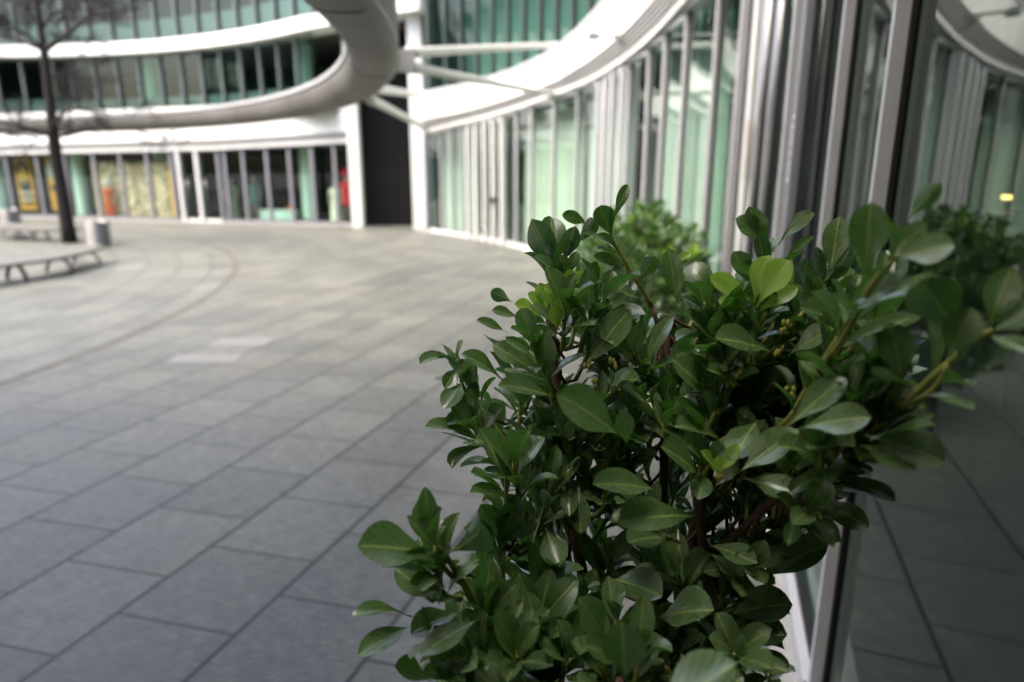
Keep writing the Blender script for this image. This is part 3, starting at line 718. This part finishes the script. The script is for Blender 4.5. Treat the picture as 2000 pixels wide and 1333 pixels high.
def limb(pxs, r0, r1, dy=0, sub=2):
    pts = [onY(x, y, TY + dy*i/(len(pxs)-1)) for i, (x, y) in enumerate(pxs)]
    n = len(pts); b.tube(pts, [1.3*lerp(r0, r1, i/(n-1)) for i in range(n)], 7)
    for i in range(1, n):
        d = (pts[i]-pts[i-1]).normalized()
        for _ in range(2):
            a = Vector((tw.uniform(-1, 1), tw.uniform(-1, 1), tw.uniform(-.4, .5))).normalized()
            twig(pts[i], (d*.7 + a*.7).normalized(), tw.uniform(.5, 1.0), lerp(r0, r1, i/(n-1))*.42, sub)
limb([(88, 98), (105, 85), (128, 72), (150, 50), (172, 33), (220, 24), (270, 17)], .06, .02, -1.2)
limb([(84, 97), (60, 88), (35, 72), (0, 70), (-40, 85)], .045, .018, .8)
limb([(86, 100), (60, 74), (30, 60), (-10, 58)], .04, .015, -.7)
limb([(105, 262), (80, 262), (45, 248), (10, 240), (-30, 236)], .05, .02, -1.0)
limb([(106, 250), (115, 230), (135, 210), (165, 216), (210, 222)], .045, .016, -1.4)
limb([(107, 268), (140, 262), (190, 250), (240, 245), (290, 262)], .045, .014, .9)
limb([(92, 150), (110, 146), (135, 150), (170, 130)], .03, .012, 1.0)
limb([(78, 50), (60, 30), (30, 10), (0, -10)], .035, .015, .5)
limb([(80, 60), (100, 30), (130, 15), (170, 18), (200, 30)], .03, .012, .8)
limb([(72, 10), (90, -10), (120, -40)], .03, .012, .3)
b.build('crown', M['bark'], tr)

# ------------------------------------------------------------------ benches, bins
def bench(name, path, label, half=.31, zs=.36, legs=(1, 2, 3)):
    path = [Vector((x, y, 0)) for x, y in path]; n = len(path)
    def pt(s):
        s = max(0, min(n-1.0001, s)); i = int(s); f = s-i
        p0, p1, p2_, p3 = path[max(i-1, 0)], path[i], path[i+1], path[min(i+2, n-1)]
        return .5*((2*p1)+(p2_-p0)*f+(2*p0-5*p1+4*p2_-p3)*f*f+(3*p1-p0-3*p2_+p3)*f**3)
    t_ = thing(name, path[n//2], label, 'bench', 'curved stone benches in the court')
    b = MB(); rows = []
    for i in range(41):
        s = lerp(0, n-1.001, i/40); p = pt(s); q = pt(s+.03)-pt(s-.03); q.normalize(); o_ = Vector((q.y, -q.x, 0))
        rows.append([p + o_*(w*half) + UP*z for w, z in [(-.96, zs-.06), (-1, zs-.05), (-1, zs-.012), (-.96, zs), (.96, zs), (1, zs-.012), (1, zs-.05), (.96, zs-.06)]])
    b.grid(rows, 0, False, True)
    for e in (0, -1): b.add(rows[e], [tuple(range(8))])
    b.build('seat', M['bench'], t_)
    for s in legs:
        p = pt(s); q = pt(s+.03)-pt(s-.03); q.normalize(); o_ = Vector((q.y, -q.x, 0)); b = MB()
        w = half*.78
        pts = [p + o_*(-w*math.cos(a)) + UP*(.015 + (zs-.085)*math.sin(a)) for a in [math.pi*i/16 for i in range(17)]]
        rows = []
        for i, c in enumerate(pts):
            tg = (pts[min(i+1, 16)]-pts[max(i-1, 0)]).normalized(); nn = tg.cross(q).normalized()
            rows.append([c + q*.035 + nn*.014, c - q*.035 + nn*.014, c - q*.035 - nn*.014, c + q*.035 - nn*.014])
        b.grid(rows, 0, False, True)
        for e in (0, -1): b.add(rows[e], [(0, 1, 2, 3)])
        b.box(p + UP*(zs-.068), o_*.10, q*.03, UP*.007)
        b.build('leg', M['iron'], t_)
bench('bench', [(-10.35, 10.2), (-9.55, 11.0), (-9.0, 11.85), (-8.72, 12.9), (-8.85, 14.15), (-9.0, 14.5)], 'pale curved bench on dark arched legs, nearer of the two', legs=(.9, 2.3, 3.15, 4.05))
bench('bench', [(-14.9, 20.4), (-14.2, 19.6), (-13.4, 19.1), (-12.6, 18.9), (-11.9, 19.2)], 'pale curved bench behind the tree, farther of the two', legs=(.8, 1.7, 2.5, 3.3))
def bin_(x, y, label):
    t_ = thing('litter_bin', (x, y, 0), label, 'litter bin', 'round slatted litter bins')
    c = Vector((x, y, 0)); b = MB(); b.lathe(c, [(.01, .04), (.25, .04), (.25, .60), (.24, .60), (.24, .1)], 28); b.build('liner', M['iron'], t_)
    b = MB()
    for k in range(9):
        z = .05 + .068*k
        b.lathe(c, [(.275, z), (.305, z), (.305, z+.042), (.275, z+.042), (.275, z)], 32)
    for k in range(6):
        a = k*math.pi/3; b.box(c + Vector((.263*math.cos(a), .263*math.sin(a), .33)), (.012*math.cos(a), .012*math.sin(a), 0), (-.02*math.sin(a), .02*math.cos(a), 0), (0, 0, .32))
    b.build('slat_ring', M['steel'], t_)
bin_(-10.62, 17.62, 'round steel litter bin with horizontal bands by the bench end')
bin_(-16.4, 22.6, 'round banded litter bin at the far left behind the far bench')

# ------------------------------------------------------------------ lit lamp inside the near room
lp = onY(1966, 386, 5.2)
t_ = thing('desk_lamp', lp - UP*.10, 'small warm lit lamp glowing behind the dark near glass', 'lamp')
b = MB(); b.lathe(lp, [(.032, -.013), (.034, .013), (.01, .015)], 20); em = bpy.data.materials.new('lamp_glow'); em.use_nodes = True
e_ = em.node_tree.nodes['Principled BSDF']; e_.inputs['Emission Color'].default_value = (1, .58, .16, 1); e_.inputs['Emission Strength'].default_value = 1.3
b.build('shade', em, t_)
b = MB(); b.lathe(lp, [(.05, -.10), (.05, -.09), (.008, -.085), (.008, -.013)], 16); b.build('base', M['iron'], t_)
c = lp - UP*.10; b = MB(); b.box(c - UP*.02, (.5, 0, 0), (0, .3, 0), (0, 0, .02)); 
for sx in (-1, 1):
    for sy in (-1, 1): b.tube([c + Vector((sx*.45, sy*.25, -.04)), Vector((c.x+sx*.45, c.y+sy*.25, .01))], .02, 8)
tag(b.build('side_table', M['iron']), 'dark high table carrying the lit lamp behind near glass', 'table')

# ------------------------------------------------------------------ laurel shrubs
def leaf(mb, base, tip, width, nrm, curl=.18, fold=.35, tone=0.5, nu=9, nv=2, wave=0.0, seed=0, petiole=.07):
    """a leaf blade from base to tip; nrm = side its face looks to; curl bends the tip back, fold makes the V along the midrib"""
    base, tip = Vector(base), Vector(tip); ax = tip - base; L_ = ax.length; ax.normalize()
    n_ = nrm - ax*nrm.dot(ax)
    n_ = n_.normalized() if n_.length > 1e-5 else ax.orthogonal().normalized()
    sd_ = n_.cross(ax); lr = random.Random(seed); tw_ = lr.uniform(-.35, .35); ws = lr.uniform(0, 6)
    rows = []; uv = []
    for i in range(nu+1):
        u = i/nu
        if u < petiole: w = .035
        else:
            s = (u-petiole)/(1-petiole)
            w = (math.sin(math.pi*s**1.42)**.66)*(.55+.45*min(1, s/.45)) if s < .999 else 0.0
            w = max(w, .03 if s < .5 else 0.012)
        w *= width/2
        # bend backwards along an arc
        a = curl*2*u; k = curl*2
        if abs(k) > 1e-3: px_, pz_ = math.sin(a)/k, (1-math.cos(a))/k
        else: px_, pz_ = u, 0
        c = base + ax*L_*px_ - n_*L_*pz_ + n_*L_*curl*u*.9
        nn = (n_*math.cos(a) + ax*math.sin(a)); s2 = sd_*math.cos(tw_*u) + nn*math.sin(tw_*u); nn = s2.cross(ax).normalized() * -1 if False else nn
        row = []
        for j in range(-nv, nv+1):
            v = j/nv; av = abs(v)
            lift = fold*(av**1.2)*w + wave*L_*.05*math.sin(u*9 + ws + (2 if v > 0 else 0))*av
            row.append(c + s2*v*w*(1-.12*fold*av) + nn*lift); uv.append((u, .5 + v*.5*max(.15, w/(width/2))))
        rows.append(row)
    mb.grid(rows, 0, True, False, uv, tone)

def wallX(Y): return CR.x + math.sqrt(max(0, (RR-.12)**2 - (Y-CR.y)**2))

root = Vector((.30, 1.20, 0))
bush = thing('laurel_shrub', root, 'large glossy dark green laurel shrub in the foreground against the glass', 'shrub', 'laurel shrubs along the glass wall')
fol, yng, stg, stb, bud = MB(), MB(), MB(), MB(), MB()
lr = random.Random(42)
EYE = Vector((0, 0, H))
def px_leaf(bx, by, tx, ty, d0, d1=None, w=.42, up=.5, side=0.0, curl=.18, fold=.35, tone=.5, young=False, wave=.3, flip=False):
    """leaf whose base and tip were read off the photograph, set at its own distance"""
    d1 = d0 if d1 is None else d1
    p, q = at(bx, by, d0), at(tx, ty, d1); L_ = (q-p).length
    view = (EYE - (p+q)/2).normalized()
    n_ = view*(1-up) + UP*up + Vector((side, 0, 0))
    if flip: n_ = -n_
    leaf(yng if young else fol, p, q, L_*w, n_, curl, fold, tone, 14, 3, wave, lr.randrange(9999))
def shoot(p0, p1, n, size, mb=None, spread=(.35, 1.15), r=.0035, start=.25, tone=None, bend=.02, budp=.6):
    mb = mb or fol
    p0, p1 = Vector(p0), Vector(p1); ax = (p1-p0); L_ = ax.length; ax.normalize()
    mid = (p0+p1)/2 + Vector((lr.uniform(-1, 1), lr.uniform(-1, 1), -.4))*bend
    cur = [(1-t)**2*p0 + 2*t*(1-t)*mid + t*t*p1 for t in [i/8 for i in range(9)]]
    stg.tube(cur, [lerp(r*1.25, r*.8, i/8) for i in range(9)], 6)
    e1 = ax.orthogonal().normalized(); e2 = ax.cross(e1); ph = lr.uniform(0, 6.28)
    for i in range(n):
        t = start + (1-start)*(i+.5)/n if n > 1 else 1; t = min(1, t)
        c = (1-t)**2*p0 + 2*t*(1-t)*mid + t*t*p1
        a = ph + i*2.399; rad = e1*math.cos(a) + e2*math.sin(a)
        sp = lerp(spread[1], spread[0], t**1.6) + lr.uniform(-.12, .12)
        d = (ax*math.cos(sp) + rad*math.sin(sp)); d = (d + UP*.10).normalized()
        s = size*lr.uniform(.72, 1.12)*(1 - .25*(t > .93))
        q = c + d*s
        if q.x > wallX(q.y) - .02 or q.y < .42: continue
        n_ = ax*math.sin(sp) - rad*math.cos(sp) + UP*.55
        leaf(mb, c, q, s*lr.uniform(.33, .45), n_, lr.uniform(.0, .5), lr.uniform(.15, .75), (2.0 if lr.random() < .025 else lr.uniform(-.2, 1.15)) if tone is None else tone, 9, 2, lr.uniform(0, .5), lr.randrange(9999))
    if lr.random() < budp:
        for k in range(3):
            c = p1 + Vector((lr.uniform(-1, 1), lr.uniform(-1, 1), lr.uniform(-1, .6)))*.006
            bud.lathe(c, [(.0004, -.004), (.0026, -.0015), (.0022, .002), (.0004, .005)], 7)

def stems(a, c, parent):
    for v in c.m: pass
    a.add(c.v, c.f, 1, True); a.build('stems', [M['stem_b'], M['stem_g']], parent)
# main limbs from the ground
LIMBS = []
def limb_(pts, r0, r1, g=False):
    pts = [Vector(p) for p in pts]; fine = []
    for i in range(len(pts)-1):
        p0, p1, p2_, p3 = pts[max(i-1, 0)], pts[i], pts[i+1], pts[min(i+2, len(pts)-1)]
        for k in range(6):
            f = k/6; fine.append(.5*((2*p1)+(p2_-p0)*f+(2*p0-5*p1+4*p2_-p3)*f*f+(3*p1-p0-3*p2_+p3)*f**3))
    fine.append(pts[-1]); n = len(fine)
    if g:
        h = int(n*.38); stb.tube(fine[:h+1], [lerp(r0, r1, i/(n-1)) for i in range(h+1)], 8); stg.tube(fine[h:], [lerp(r0, r1, i/(n-1)) for i in range(h, n)], 8)
    else: stb.tube(fine, [lerp(r0, r1, i/(n-1)) for i in range(n)], 8)
    LIMBS.append(fine)
limb_([root, at(1330, 1500, 1.2), at(1345, 1120, 1.13), at(1375, 960, 1.08), at(1420, 800, 1.05), at(1470, 640, 1.05)], .014, .005)
limb_([root + Vector((-.03, 0, 0)), at(1260, 1480, 1.28), at(1290, 1100, 1.28), at(1300, 760, 1.25), at(1305, 620, 1.25)], .014, .005)
limb_([root + Vector((-.05, .05, 0)), at(1200, 1480, 1.25), at(1130, 1080, 1.2), at(1095, 820, 1.15), at(1080, 690, 1.15), at(1068, 590, 1.15)], .013, .005)
limb_([at(1340, 1125, 1.14), at(1420, 1060, 1.05), at(1520, 970, .98), at(1620, 900, .9), at(1720, 830, .8), at(1840, 720, .72), at(1935, 645, .66)], .007, .003, True)
limb_([root + Vector((-.02, -.08, 0)), at(1100, 1600, 1.0), at(1010, 1330, .98), at(940, 1200, .95), at(880, 1100, .9), at(855, 1070, .88)], .009, .003, True)
limb_([at(1130, 1080, 1.2), at(1070, 960, 1.2), at(1000, 880, 1.22), at(930, 780, 1.22), at(893, 702, 1.2)], .006, .003, True)
limb_([at(1300, 760, 1.25), at(1280, 620, 1.24), at(1225, 520, 1.22), at(1192, 462, 1.2)], .005, .0028, True)
limb_([root + Vector((.03, 0, 0)), at(1400, 1480, 1.1), at(1380, 1130, 1.08), at(1365, 1000, 1.05), at(1380, 905, 1.0)], .013, .005)
limb_([at(1375, 960, 1.08), at(1460, 880, 1.0), at(1540, 820, .92), at(1600, 720, .85), at(1690, 580, .72), at(1750, 500, .66)], .005, .0028, True)
limb_([root + Vector((.02, -.1, 0)), at(1240, 1600, .92), at(1210, 1400, .85), at(1210, 1330, .8)], .011, .005)
limb_([root + Vector((0, -.08, 0)), at(1060, 1600, 1.05), at(1000, 1340, 1.05), at(985, 1180, 1.05), at(982, 1060, 1.05)], .006, .0028, True)
limb_([at(1290, 1100, 1.28), at(1420, 1000, 1.25), at(1560, 860, 1.2), at(1640, 760, 1.12), at(1700, 650, 1.05)], .008, .004)

# leaves read off the photograph: (base x, y, tip x, y, depth base, depth tip, kwargs)
HL = [
 # top left rosette
 (1088,530,1036,424,1.2,1.19,dict(w=.50,up=.1,fold=.5,flip=True,curl=-.25,tone=.9)), (1092,520,1074,420,1.22,1.24,dict(w=.50,up=.4,tone=.3)),
 (1100,515,1124,440,1.18,1.16,dict(w=.5,up=.1,flip=True,curl=-.2)), (1098,545,1042,502,1.17,1.13,dict(w=.55,up=.6,tone=.1)),
 (1106,545,1092,496,1.16,1.14,dict(w=.6,up=.3)), (1124,478,1168,424,1.2,1.17,dict(w=.45,up=.2,curl=.4,flip=True)),
 (1150,440,1094,418,1.22,1.2,dict(w=.42,up=.3,curl=.35)), (1110,540,1128,490,1.2,1.2,dict(w=.45,up=.3)),
 # shoot with the tall tip
 (1197,466,1172,400,1.2,1.18,dict(w=.62,up=.1,flip=True,tone=.8)), (1198,432,1229,356,1.2,1.19,dict(w=.30,up=.3,curl=.35,fold=.5,tone=.8)),
 (1200,482,1138,455,1.2,1.16,dict(w=.42,up=.7,tone=.3)), (1222,510,1166,484,1.21,1.17,dict(w=.40,up=.7)), (1230,526,1158,500,1.22,1.2,dict(w=.36,up=.5,tone=.1)),
 (1242,548,1196,528,1.22,1.18,dict(w=.45,up=.6)), (1244,552,1280,500,1.22,1.2,dict(w=.55,up=.2,flip=True)), (1325,604,1306,482,1.16,1.15,dict(w=.34,up=.2,tone=.5)),
 (1255,590,1185,560,1.2,1.15,dict(w=.42,up=.6)),
 # centre, in focus
 (1140,722,1232,603,1.06,1.04,dict(w=.43,up=.45,fold=.2,tone=.6)), (1068,748,1064,648,1.08,1.05,dict(w=.42,up=.1,tone=.9)), (1060,740,960,672,1.1,1.1,dict(w=.42,up=.6)),
 (1076,748,982,722,1.06,1.0,dict(w=.44,up=.5,flip=True,curl=-.2,tone=.8)), (1080,776,972,752,1.02,.98,dict(w=.40,up=.6,tone=.4)), (1170,748,1248,742,1.08,1.02,dict(w=.52,up=.5)),
 (1212,855,1086,768,.86,.82,dict(w=.52,up=.45,fold=.3,tone=.5)), (1225,870,1215,800,.88,.86,dict(w=.5,up=.3)), (1010,884,926,858,1.12,1.06,dict(w=.50,up=.5,tone=.5)),
 (1105,950,1060,900,1.1,1.08,dict(w=.55,up=.5,tone=.9)), (1112,935,1112,1010,1.1,1.05,dict(w=.40,up=.3,tone=.1)), (1125,900,1100,850,1.12,1.1,dict(w=.5)),
 (1050,890,1000,845,1.1,1.05,dict(w=.5,up=.6,tone=.7)), (1085,860,1030,850,1.1,1.04,dict(w=.45,up=.6)), (1128,940,1135,1045,1.1,1.06,dict(w=.42,up=.2,tone=.3)),
 # left outlying shoot
 (892,704,811,712,1.2,1.14,dict(w=.36,up=.75,curl=.45,fold=.6,tone=.7)), (898,715,868,760,1.2,1.17,dict(w=.5,up=.3)), (925,770,900,700,1.2,1.2,dict(w=.5,up=.5)),
 (905,745,868,800,1.2,1.14,dict(w=.5,up=.5)), (935,800,872,830,1.2,1.15,dict(w=.45,up=.7)), (950,810,880,775,1.2,1.16,dict(w=.5,up=.7)), (965,830,925,780,1.2,1.2,dict(w=.5)),
 (990,650,930,625,1.15,1.12,dict(w=.38,up=.5)), (1002,672,945,655,1.15,1.1,dict(w=.35,up=.6,flip=True)), (1000,590,958,568,1.2,1.2,dict(w=.62,up=.1,flip=True)), (1012,620,960,606,1.2,1.18,dict(w=.5,up=.4)),
 (985,745,900,690,1.15,1.1,dict(w=.45,up=.6,tone=.8)),
 # lower left rosettes
 (850,1082,697,1066,.86,.80,dict(w=.56,up=.55,fold=.3,curl=.12,tone=.5)), (842,1068,830,950,.88,.86,dict(w=.32,up=.2,curl=.15,fold=.6)), (872,1082,952,1012,.86,.78,dict(w=.44,up=.3,curl=.45,flip=True,tone=.7)),
 (846,1070,860,1010,.88,.9,dict(w=.5,up=.3)), (805,1205,673,1202,.9,.85,dict(w=.28,up=.8,curl=.4,fold=.6,tone=.8)), (808,1222,697,1282,.9,.84,dict(w=.42,up=.6,curl=.2)),
 (938,1208,818,1282,.9,.84,dict(w=.40,up=.6,fold=.25)), (905,1195,800,1240,.95,.9,dict(w=.5,up=.7,tone=.1)), (860,1180,770,1110,.95,.95,dict(w=.55,up=.5)), (880,1150,800,1140,.9,.85,dict(w=.5,up=.6)),
 (900,1175,820,1165,.92,.88,dict(w=.55,up=.7,tone=.1)), (1052,1220,1012,1118,.98,.97,dict(w=.38,up=.1)), (1052,1222,1076,1108,.98,.98,dict(w=.36,up=.1)), (1056,1215,1128,1132,.97,.93,dict(w=.48,up=.2,tone=.4)),
 (945,1215,958,1088,.95,.93,dict(w=.36,up=.1,tone=.1)), (950,1210,1010,1140,.95,.9,dict(w=.52,up=.3,tone=.2)), (982,1062,938,984,1.05,1.03,dict(w=.5,up=.3)), (984,1060,1012,966,1.05,1.02,dict(w=.40,up=.2,tone=.9)),
 (985,1065,1042,1004,1.05,1.0,dict(w=.36,up=.3,flip=True,tone=.8)), (980,1090,906,1030,1.05,1.0,dict(w=.5,up=.5)), (1066,1032,1092,1108,1.02,.97,dict(w=.62,up=.3,tone=.4)),
 (1185,1255,1128,1168,.86,.82,dict(w=.50,up=.35,tone=.4)), (1222,1328,1214,1212,.80,.77,dict(w=.60,up=.35,tone=.6)), (1200,1290,1140,1260,.85,.8,dict(w=.55,up=.5)), (1270,1420,1440,1290,.70,.66,dict(w=.58,up=.6,fold=.2,tone=.7)),
 (840,1330,770,1300,.92,.88,dict(w=.5,up=.6,tone=.1)), (900,1340,830,1260,.95,.9,dict(w=.5,up=.5,tone=.2)),
 (1190,1130,1295,1165,1.0,.92,dict(w=.55,up=.6)), (1280,1210,1395,1190,.98,.9,dict(w=.58,up=.6,tone=.3)),
 # centre right
 (1450,935,1562,970,.95,.9,dict(w=.52,up=.55,tone=.5)), (1560,838,1705,815,.78,.73,dict(w=.50,up=.5,fold=.22,tone=.6)), (1538,835,1655,735,.80,.78,dict(w=.42,up=.45,tone=.6)), (1442,925,1562,838,.88,.84,dict(w=.46,up=.4,tone=.5)),
 (1410,860,1318,830,1.0,.95,dict(w=.5,up=.6)), (1400,790,1312,700,1.02,1.0,dict(w=.5,up=.5,tone=.5)), (1415,775,1440,695,1.02,1.0,dict(w=.5,up=.3)), (1510,690,1395,660,.98,.92,dict(w=.42,up=.5,tone=.4)),
 (1450,760,1380,720,1.0,.95,dict(w=.5,up=.5)), (1540,695,1630,640,.95,.9,dict(w=.46,up=.5,tone=.5)), (1365,930,1290,870,.95,.9,dict(w=.55,up=.5,tone=.6)), (1395,955,1440,890,.95,.93,dict(w=.5,up=.4)),
 (1290,960,1155,945,.92,.86,dict(w=.38,up=.6,tone=.5)), (1360,1010,1205,1020,.95,.88,dict(w=.40,up=.6,tone=.4)), (1300,1050,1225,1060,1.0,.94,dict(w=.5,up=.6)), (1385,1065,1480,1100,.98,.92,dict(w=.45,up=.5,tone=.2)),
 (1385,1080,1450,1130,1.0,.95,dict(w=.4,up=.4,tone=.1)), (1480,820,1430,900,.95,.9,dict(w=.55,up=.4,tone=.5)),
 # upper right
 (1496,492,1462,402,1.05,1.03,dict(w=.48,up=.3,wave=1)), (1500,492,1436,424,1.05,1.02,dict(w=.50,up=.5,wave=1,tone=.3)), (1520,480,1596,410,1.05,1.0,dict(w=.34,up=.5,curl=.35)), (1470,560,1432,490,1.06,1.05,dict(w=.5,up=.4,tone=.3)),
 (1530,510,1590,460,1.06,1.03,dict(w=.28,up=.4,fold=.6)), (1620,545,1640,420,.98,.97,dict(w=.42,up=.3)), (1605,555,1662,485,.98,.96,dict(w=.5,up=.2,flip=True,tone=.7)), (1580,620,1600,540,1.0,.98,dict(w=.5,up=.4)),
 (1650,640,1560,600,.95,.92,dict(w=.5,up=.5)), (1690,540,1702,392,.68,.66,dict(w=.52,up=.25,fold=.2,tone=.4)), (1745,505,1868,480,.66,.62,dict(w=.66,up=.45,fold=.15,tone=.4)), (1768,430,1838,355,.68,.67,dict(w=.42,up=.1,flip=True,tone=.9)),
 (1680,600,1785,538,.70,.66,dict(w=.34,up=.5,tone=.5)), (1640,625,1705,590,.74,.70,dict(w=.4,up=.6)), (1880,665,1795,545,.64,.63,dict(w=.66,up=-.2,flip=True,tone=.2)), (1850,700,1900,600,.65,.62,dict(w=.6,up=-.1,tone=.1)),
 (1765,750,1735,628,.78,.76,dict(w=.50,up=.35,tone=.4)), (1715,655,1815,598,.82,.78,dict(w=.5,up=.45,tone=.6)), (1780,760,1710,740,.78,.72,dict(w=.5,up=.5,tone=.2)), (1800,770,1905,800,.72,.66,dict(w=.36,up=.7,tone=.5)),
 (1930,645,1975,520,.64,.62,dict(w=.5,up=.2,tone=.2)), (1935,650,2040,590,.64,.6,dict(w=.55,up=.3,tone=.2)), (1925,655,2010,690,.64,.6,dict(w=.4,up=.6,tone=.3)),
 (1690,850,1850,905,.76,.72,dict(w=.5,up=.5,tone=.2)), (1680,870,1790,920,.78,.72,dict(w=.55,up=.5,tone=.4)), (1700,860,1830,830,.76,.7,dict(w=.4,up=.8,tone=.3)), (1590,980,1700,1030,.95,.9,dict(w=.5,up=.3,tone=0)),
 (1550,1000,1640,1060,1.0,.94,dict(w=.5,up=.4,tone=0)), (1480,1130,1620,1060,1.05,1.0,dict(w=.5,up=.5,tone=.1)), (1420,1200,1550,1180,1.05,1.0,dict(w=.6,up=.5,tone=.1)), (1400,1230,1540,1240,1.05,1.0,dict(w=.55,up=.5,tone=.1)), (1450,1290,1545,1300,1.05,1.0,dict(w=.5,up=.5,tone=.1)),
]
for bx, by, tx, ty, d0, d1, kw in HL: px_leaf(bx, by, tx, ty, d0, d1, **kw)
# fresh yellow-green growth
for bx, by, tx, ty, d in [(1065,610,1030,570,1.14),(1070,612,1052,550,1.14),(1078,610,1098,556,1.12),(1060,620,1005,592,1.13),(1085,640,1130,560,1.1),(1090,650,1080,590,1.08),(1110,560,1085,530,1.13),(1115,565,1140,528,1.13),(1118,570,1110,525,1.14),(1100,575,1060,560,1.12),
                          (1472,592,1502,494,.98),(1478,600,1545,505,.96),(1466,590,1385,536,.97),(1480,610,1560,560,.98),(1460,610,1400,585,1.0),(1440,640,1375,600,1.05),(1400,925,1370,880,.93),(1402,928,1445,868,.92),(1398,930,1405,890,.92),(1310,515,1350,495,1.2),(1330,540,1380,520,1.2),(1350,560,1400,600,1.18)]:
    px_leaf(bx, by, tx, ty, d, d-.02, w=lr.uniform(.34, .5), up=lr.uniform(.2, .6), young=True, tone=lr.random(), wave=.6, curl=lr.uniform(.1, .35))
for a, c, n_, sz in [((905,1140,.92),(850,1068,.87),9,.085),((900,1170,.93),(862,1120,.9),8,.09),((1010,1330,.98),(950,1210,.94),9,.09),((1080,640,1.16),(1075,520,1.18),7,.085),((1230,540,1.22),(1195,470,1.2),4,.07),
                    ((930,790,1.22),(898,715,1.2),7,.07),((960,840,1.22),(930,770,1.22),8,.075),((1640,880,.9),(1720,825,.8),8,.09),((1760,790,.77),(1850,712,.71),6,.08),((1600,720,.85),(1680,600,.74),7,.085),((1690,580,.72),(1748,505,.66),4,.07),
                    ((1060,1600,1.0),(1055,1225,.97),9,.085),((990,1150,1.05),(982,1065,1.05),7,.08),((1380,940,1.03),(1395,900,.96),6,.075),((1500,600,1.0),(1490,520,1.02),5,.08),((1540,640,1.0),(1590,560,1.0),8,.085),((1620,700,1.0),(1655,610,.98),8,.09),((1650,780,.98),(1700,700,.92),8,.09),((1580,860,.98),(1640,790,.94),8,.09)]:
    shoot(at(*a), at(*c), n_, sz, start=.35)
# filling shoots through the shrub's volume
POLY = [(900,850),(960,770),(985,690),(1030,610),(1150,580),(1250,560),(1400,580),(1540,580),(1640,640),(1770,680),(1780,780),(1720,890),(1620,930),(1600,1030),(1540,1120),(1490,1210),(1490,1330),(1480,1500),(900,1500),(880,1330),(850,1260),(880,1180),(985,1100),(1010,1000),(960,910)]
def inpoly(x, y):
    c = False
    for (x0, y0), (x1, y1) in zip(POLY, POLY[1:] + POLY[:1]):
        if (y0 > y) != (y1 > y) and x < (x1-x0)*(y-y0)/(y1-y0) + x0: c = not c
    return c
flat = [p for l in LIMBS for p in l if p.z > .35]
cnt = 0
while cnt < 330:
    x, y = lr.uniform(840, 1800), lr.uniform(560, 1500)
    if not inpoly(x, y): continue
    if lr.random() < .25: x, y = lr.uniform(1400, 1790), lr.uniform(560, 950)
    d = lr.triangular(.92, 1.5, 1.2)
    if x > 1600: d = lr.uniform(.8, 1.15)
    if y > 1200: d = lr.uniform(.85, 1.35)
    tip = at(x, y, d)
    if tip.x > wallX(tip.y) - .06: continue
    near_ = min(flat, key=lambda p: (p + Vector((0, 0, .05)) - tip).length)
    dr = tip - near_
    dirn = (dr.normalized()*.8 + UP*.75 + Vector((tip.x-.28, tip.y-1.2, 0))*.8).normalized()
    p0 = tip - dirn*lr.uniform(.07, .13)
    shoot(p0, tip, lr.randint(7, 10), lr.uniform(.072, .106), tone=None)
    m_ = (near_ + p0)/2 - UP*.02
    stb.tube([near_, m_, p0], [.0035, .003, .0028], 5, cap=False)
    cnt += 1
# lower skirt that hides the stems down to the soil
for k in range(46):
    a = lr.uniform(0, 6.28); r = lr.uniform(.08, .30); z = lr.uniform(.15, .95)
    tip = root + Vector((r*math.cos(a), r*math.sin(a)*.9, z))
    if tip.x > wallX(tip.y) - .1: continue
    p0 = tip - Vector((math.cos(a)*.05, math.sin(a)*.05, .1)); shoot(p0, tip, 8, .085)
    stb.tube([root + Vector((0, 0, z*.5)), p0], [.004, .003], 5, cap=False)
# buds at nodes in view
for x, y, d in [(1145,712,1.06),(1160,745,1.06),(1195,712,1.05),(1415,775,1.02),(1440,730,1.0),(1405,930,.92),(1470,700,1.0),(1520,690,.97),(1395,700,1.02),(1425,745,1.0),(1545,770,.9),(1075,640,1.12),(1082,650,1.12),(1530,640,.95)]:
    for k in range(4):
        c = at(x+lr.uniform(-9, 9), y+lr.uniform(-9, 9), d-.01)
        bud.lathe(c, [(.0004, -.005), (.0030, -.002), (.0026, .003), (.0004, .006)], 8)
fol.build('foliage', M['leaf'], bush); yng.build('young_leaves', M['young'], bush)
stems(stb, stg, bush); tag(bud.build('buds', M['bud'], bush), kind='stuff')

# second shrub farther along the glass
root2 = Vector((1.22, 6.4, 0))
bush2 = thing('laurel_shrub', root2, 'smaller leafy green shrub farther along the glass wall, out of focus', 'shrub', 'laurel shrubs along the glass wall')
fol, yng, stg, stb, bud = MB(), MB(), MB(), MB(), MB()
for k in range(9):
    a = lr.uniform(0, 6.28); p = root2 + Vector((.4*math.cos(a), .4*math.sin(a), lr.uniform(.9, 1.3)))
    stb.tube([root2 + Vector((.05*math.cos(a), .05*math.sin(a), 0)), (root2+p)/2 + Vector((.05, 0, .1)), p], [.016, .012, .006], 6)
n = 0
while n < 600:
    v = Vector((lr.uniform(-1, 1), lr.uniform(-1, 1), lr.uniform(-1, 1)))
    if v.length > 1 or v.length < .45: continue
    tip = root2 + Vector((v.x*.66, v.y*1.0, .93 + v.z*.72))
    if tip.x > wallX(tip.y) - .05: continue
    d = (Vector((v.x, v.y, v.z*.6)) + UP*.9).normalized()
    shoot(tip - d*.14, tip, 10, .125, tone=None, budp=0, mb=yng if v.z > .45 and lr.random() < .12 else fol); n += 1
fol.build('foliage', M['leaf'], bush2); yng.build('young_leaves', M['young'], bush2); stems(stb, stg, bush2)
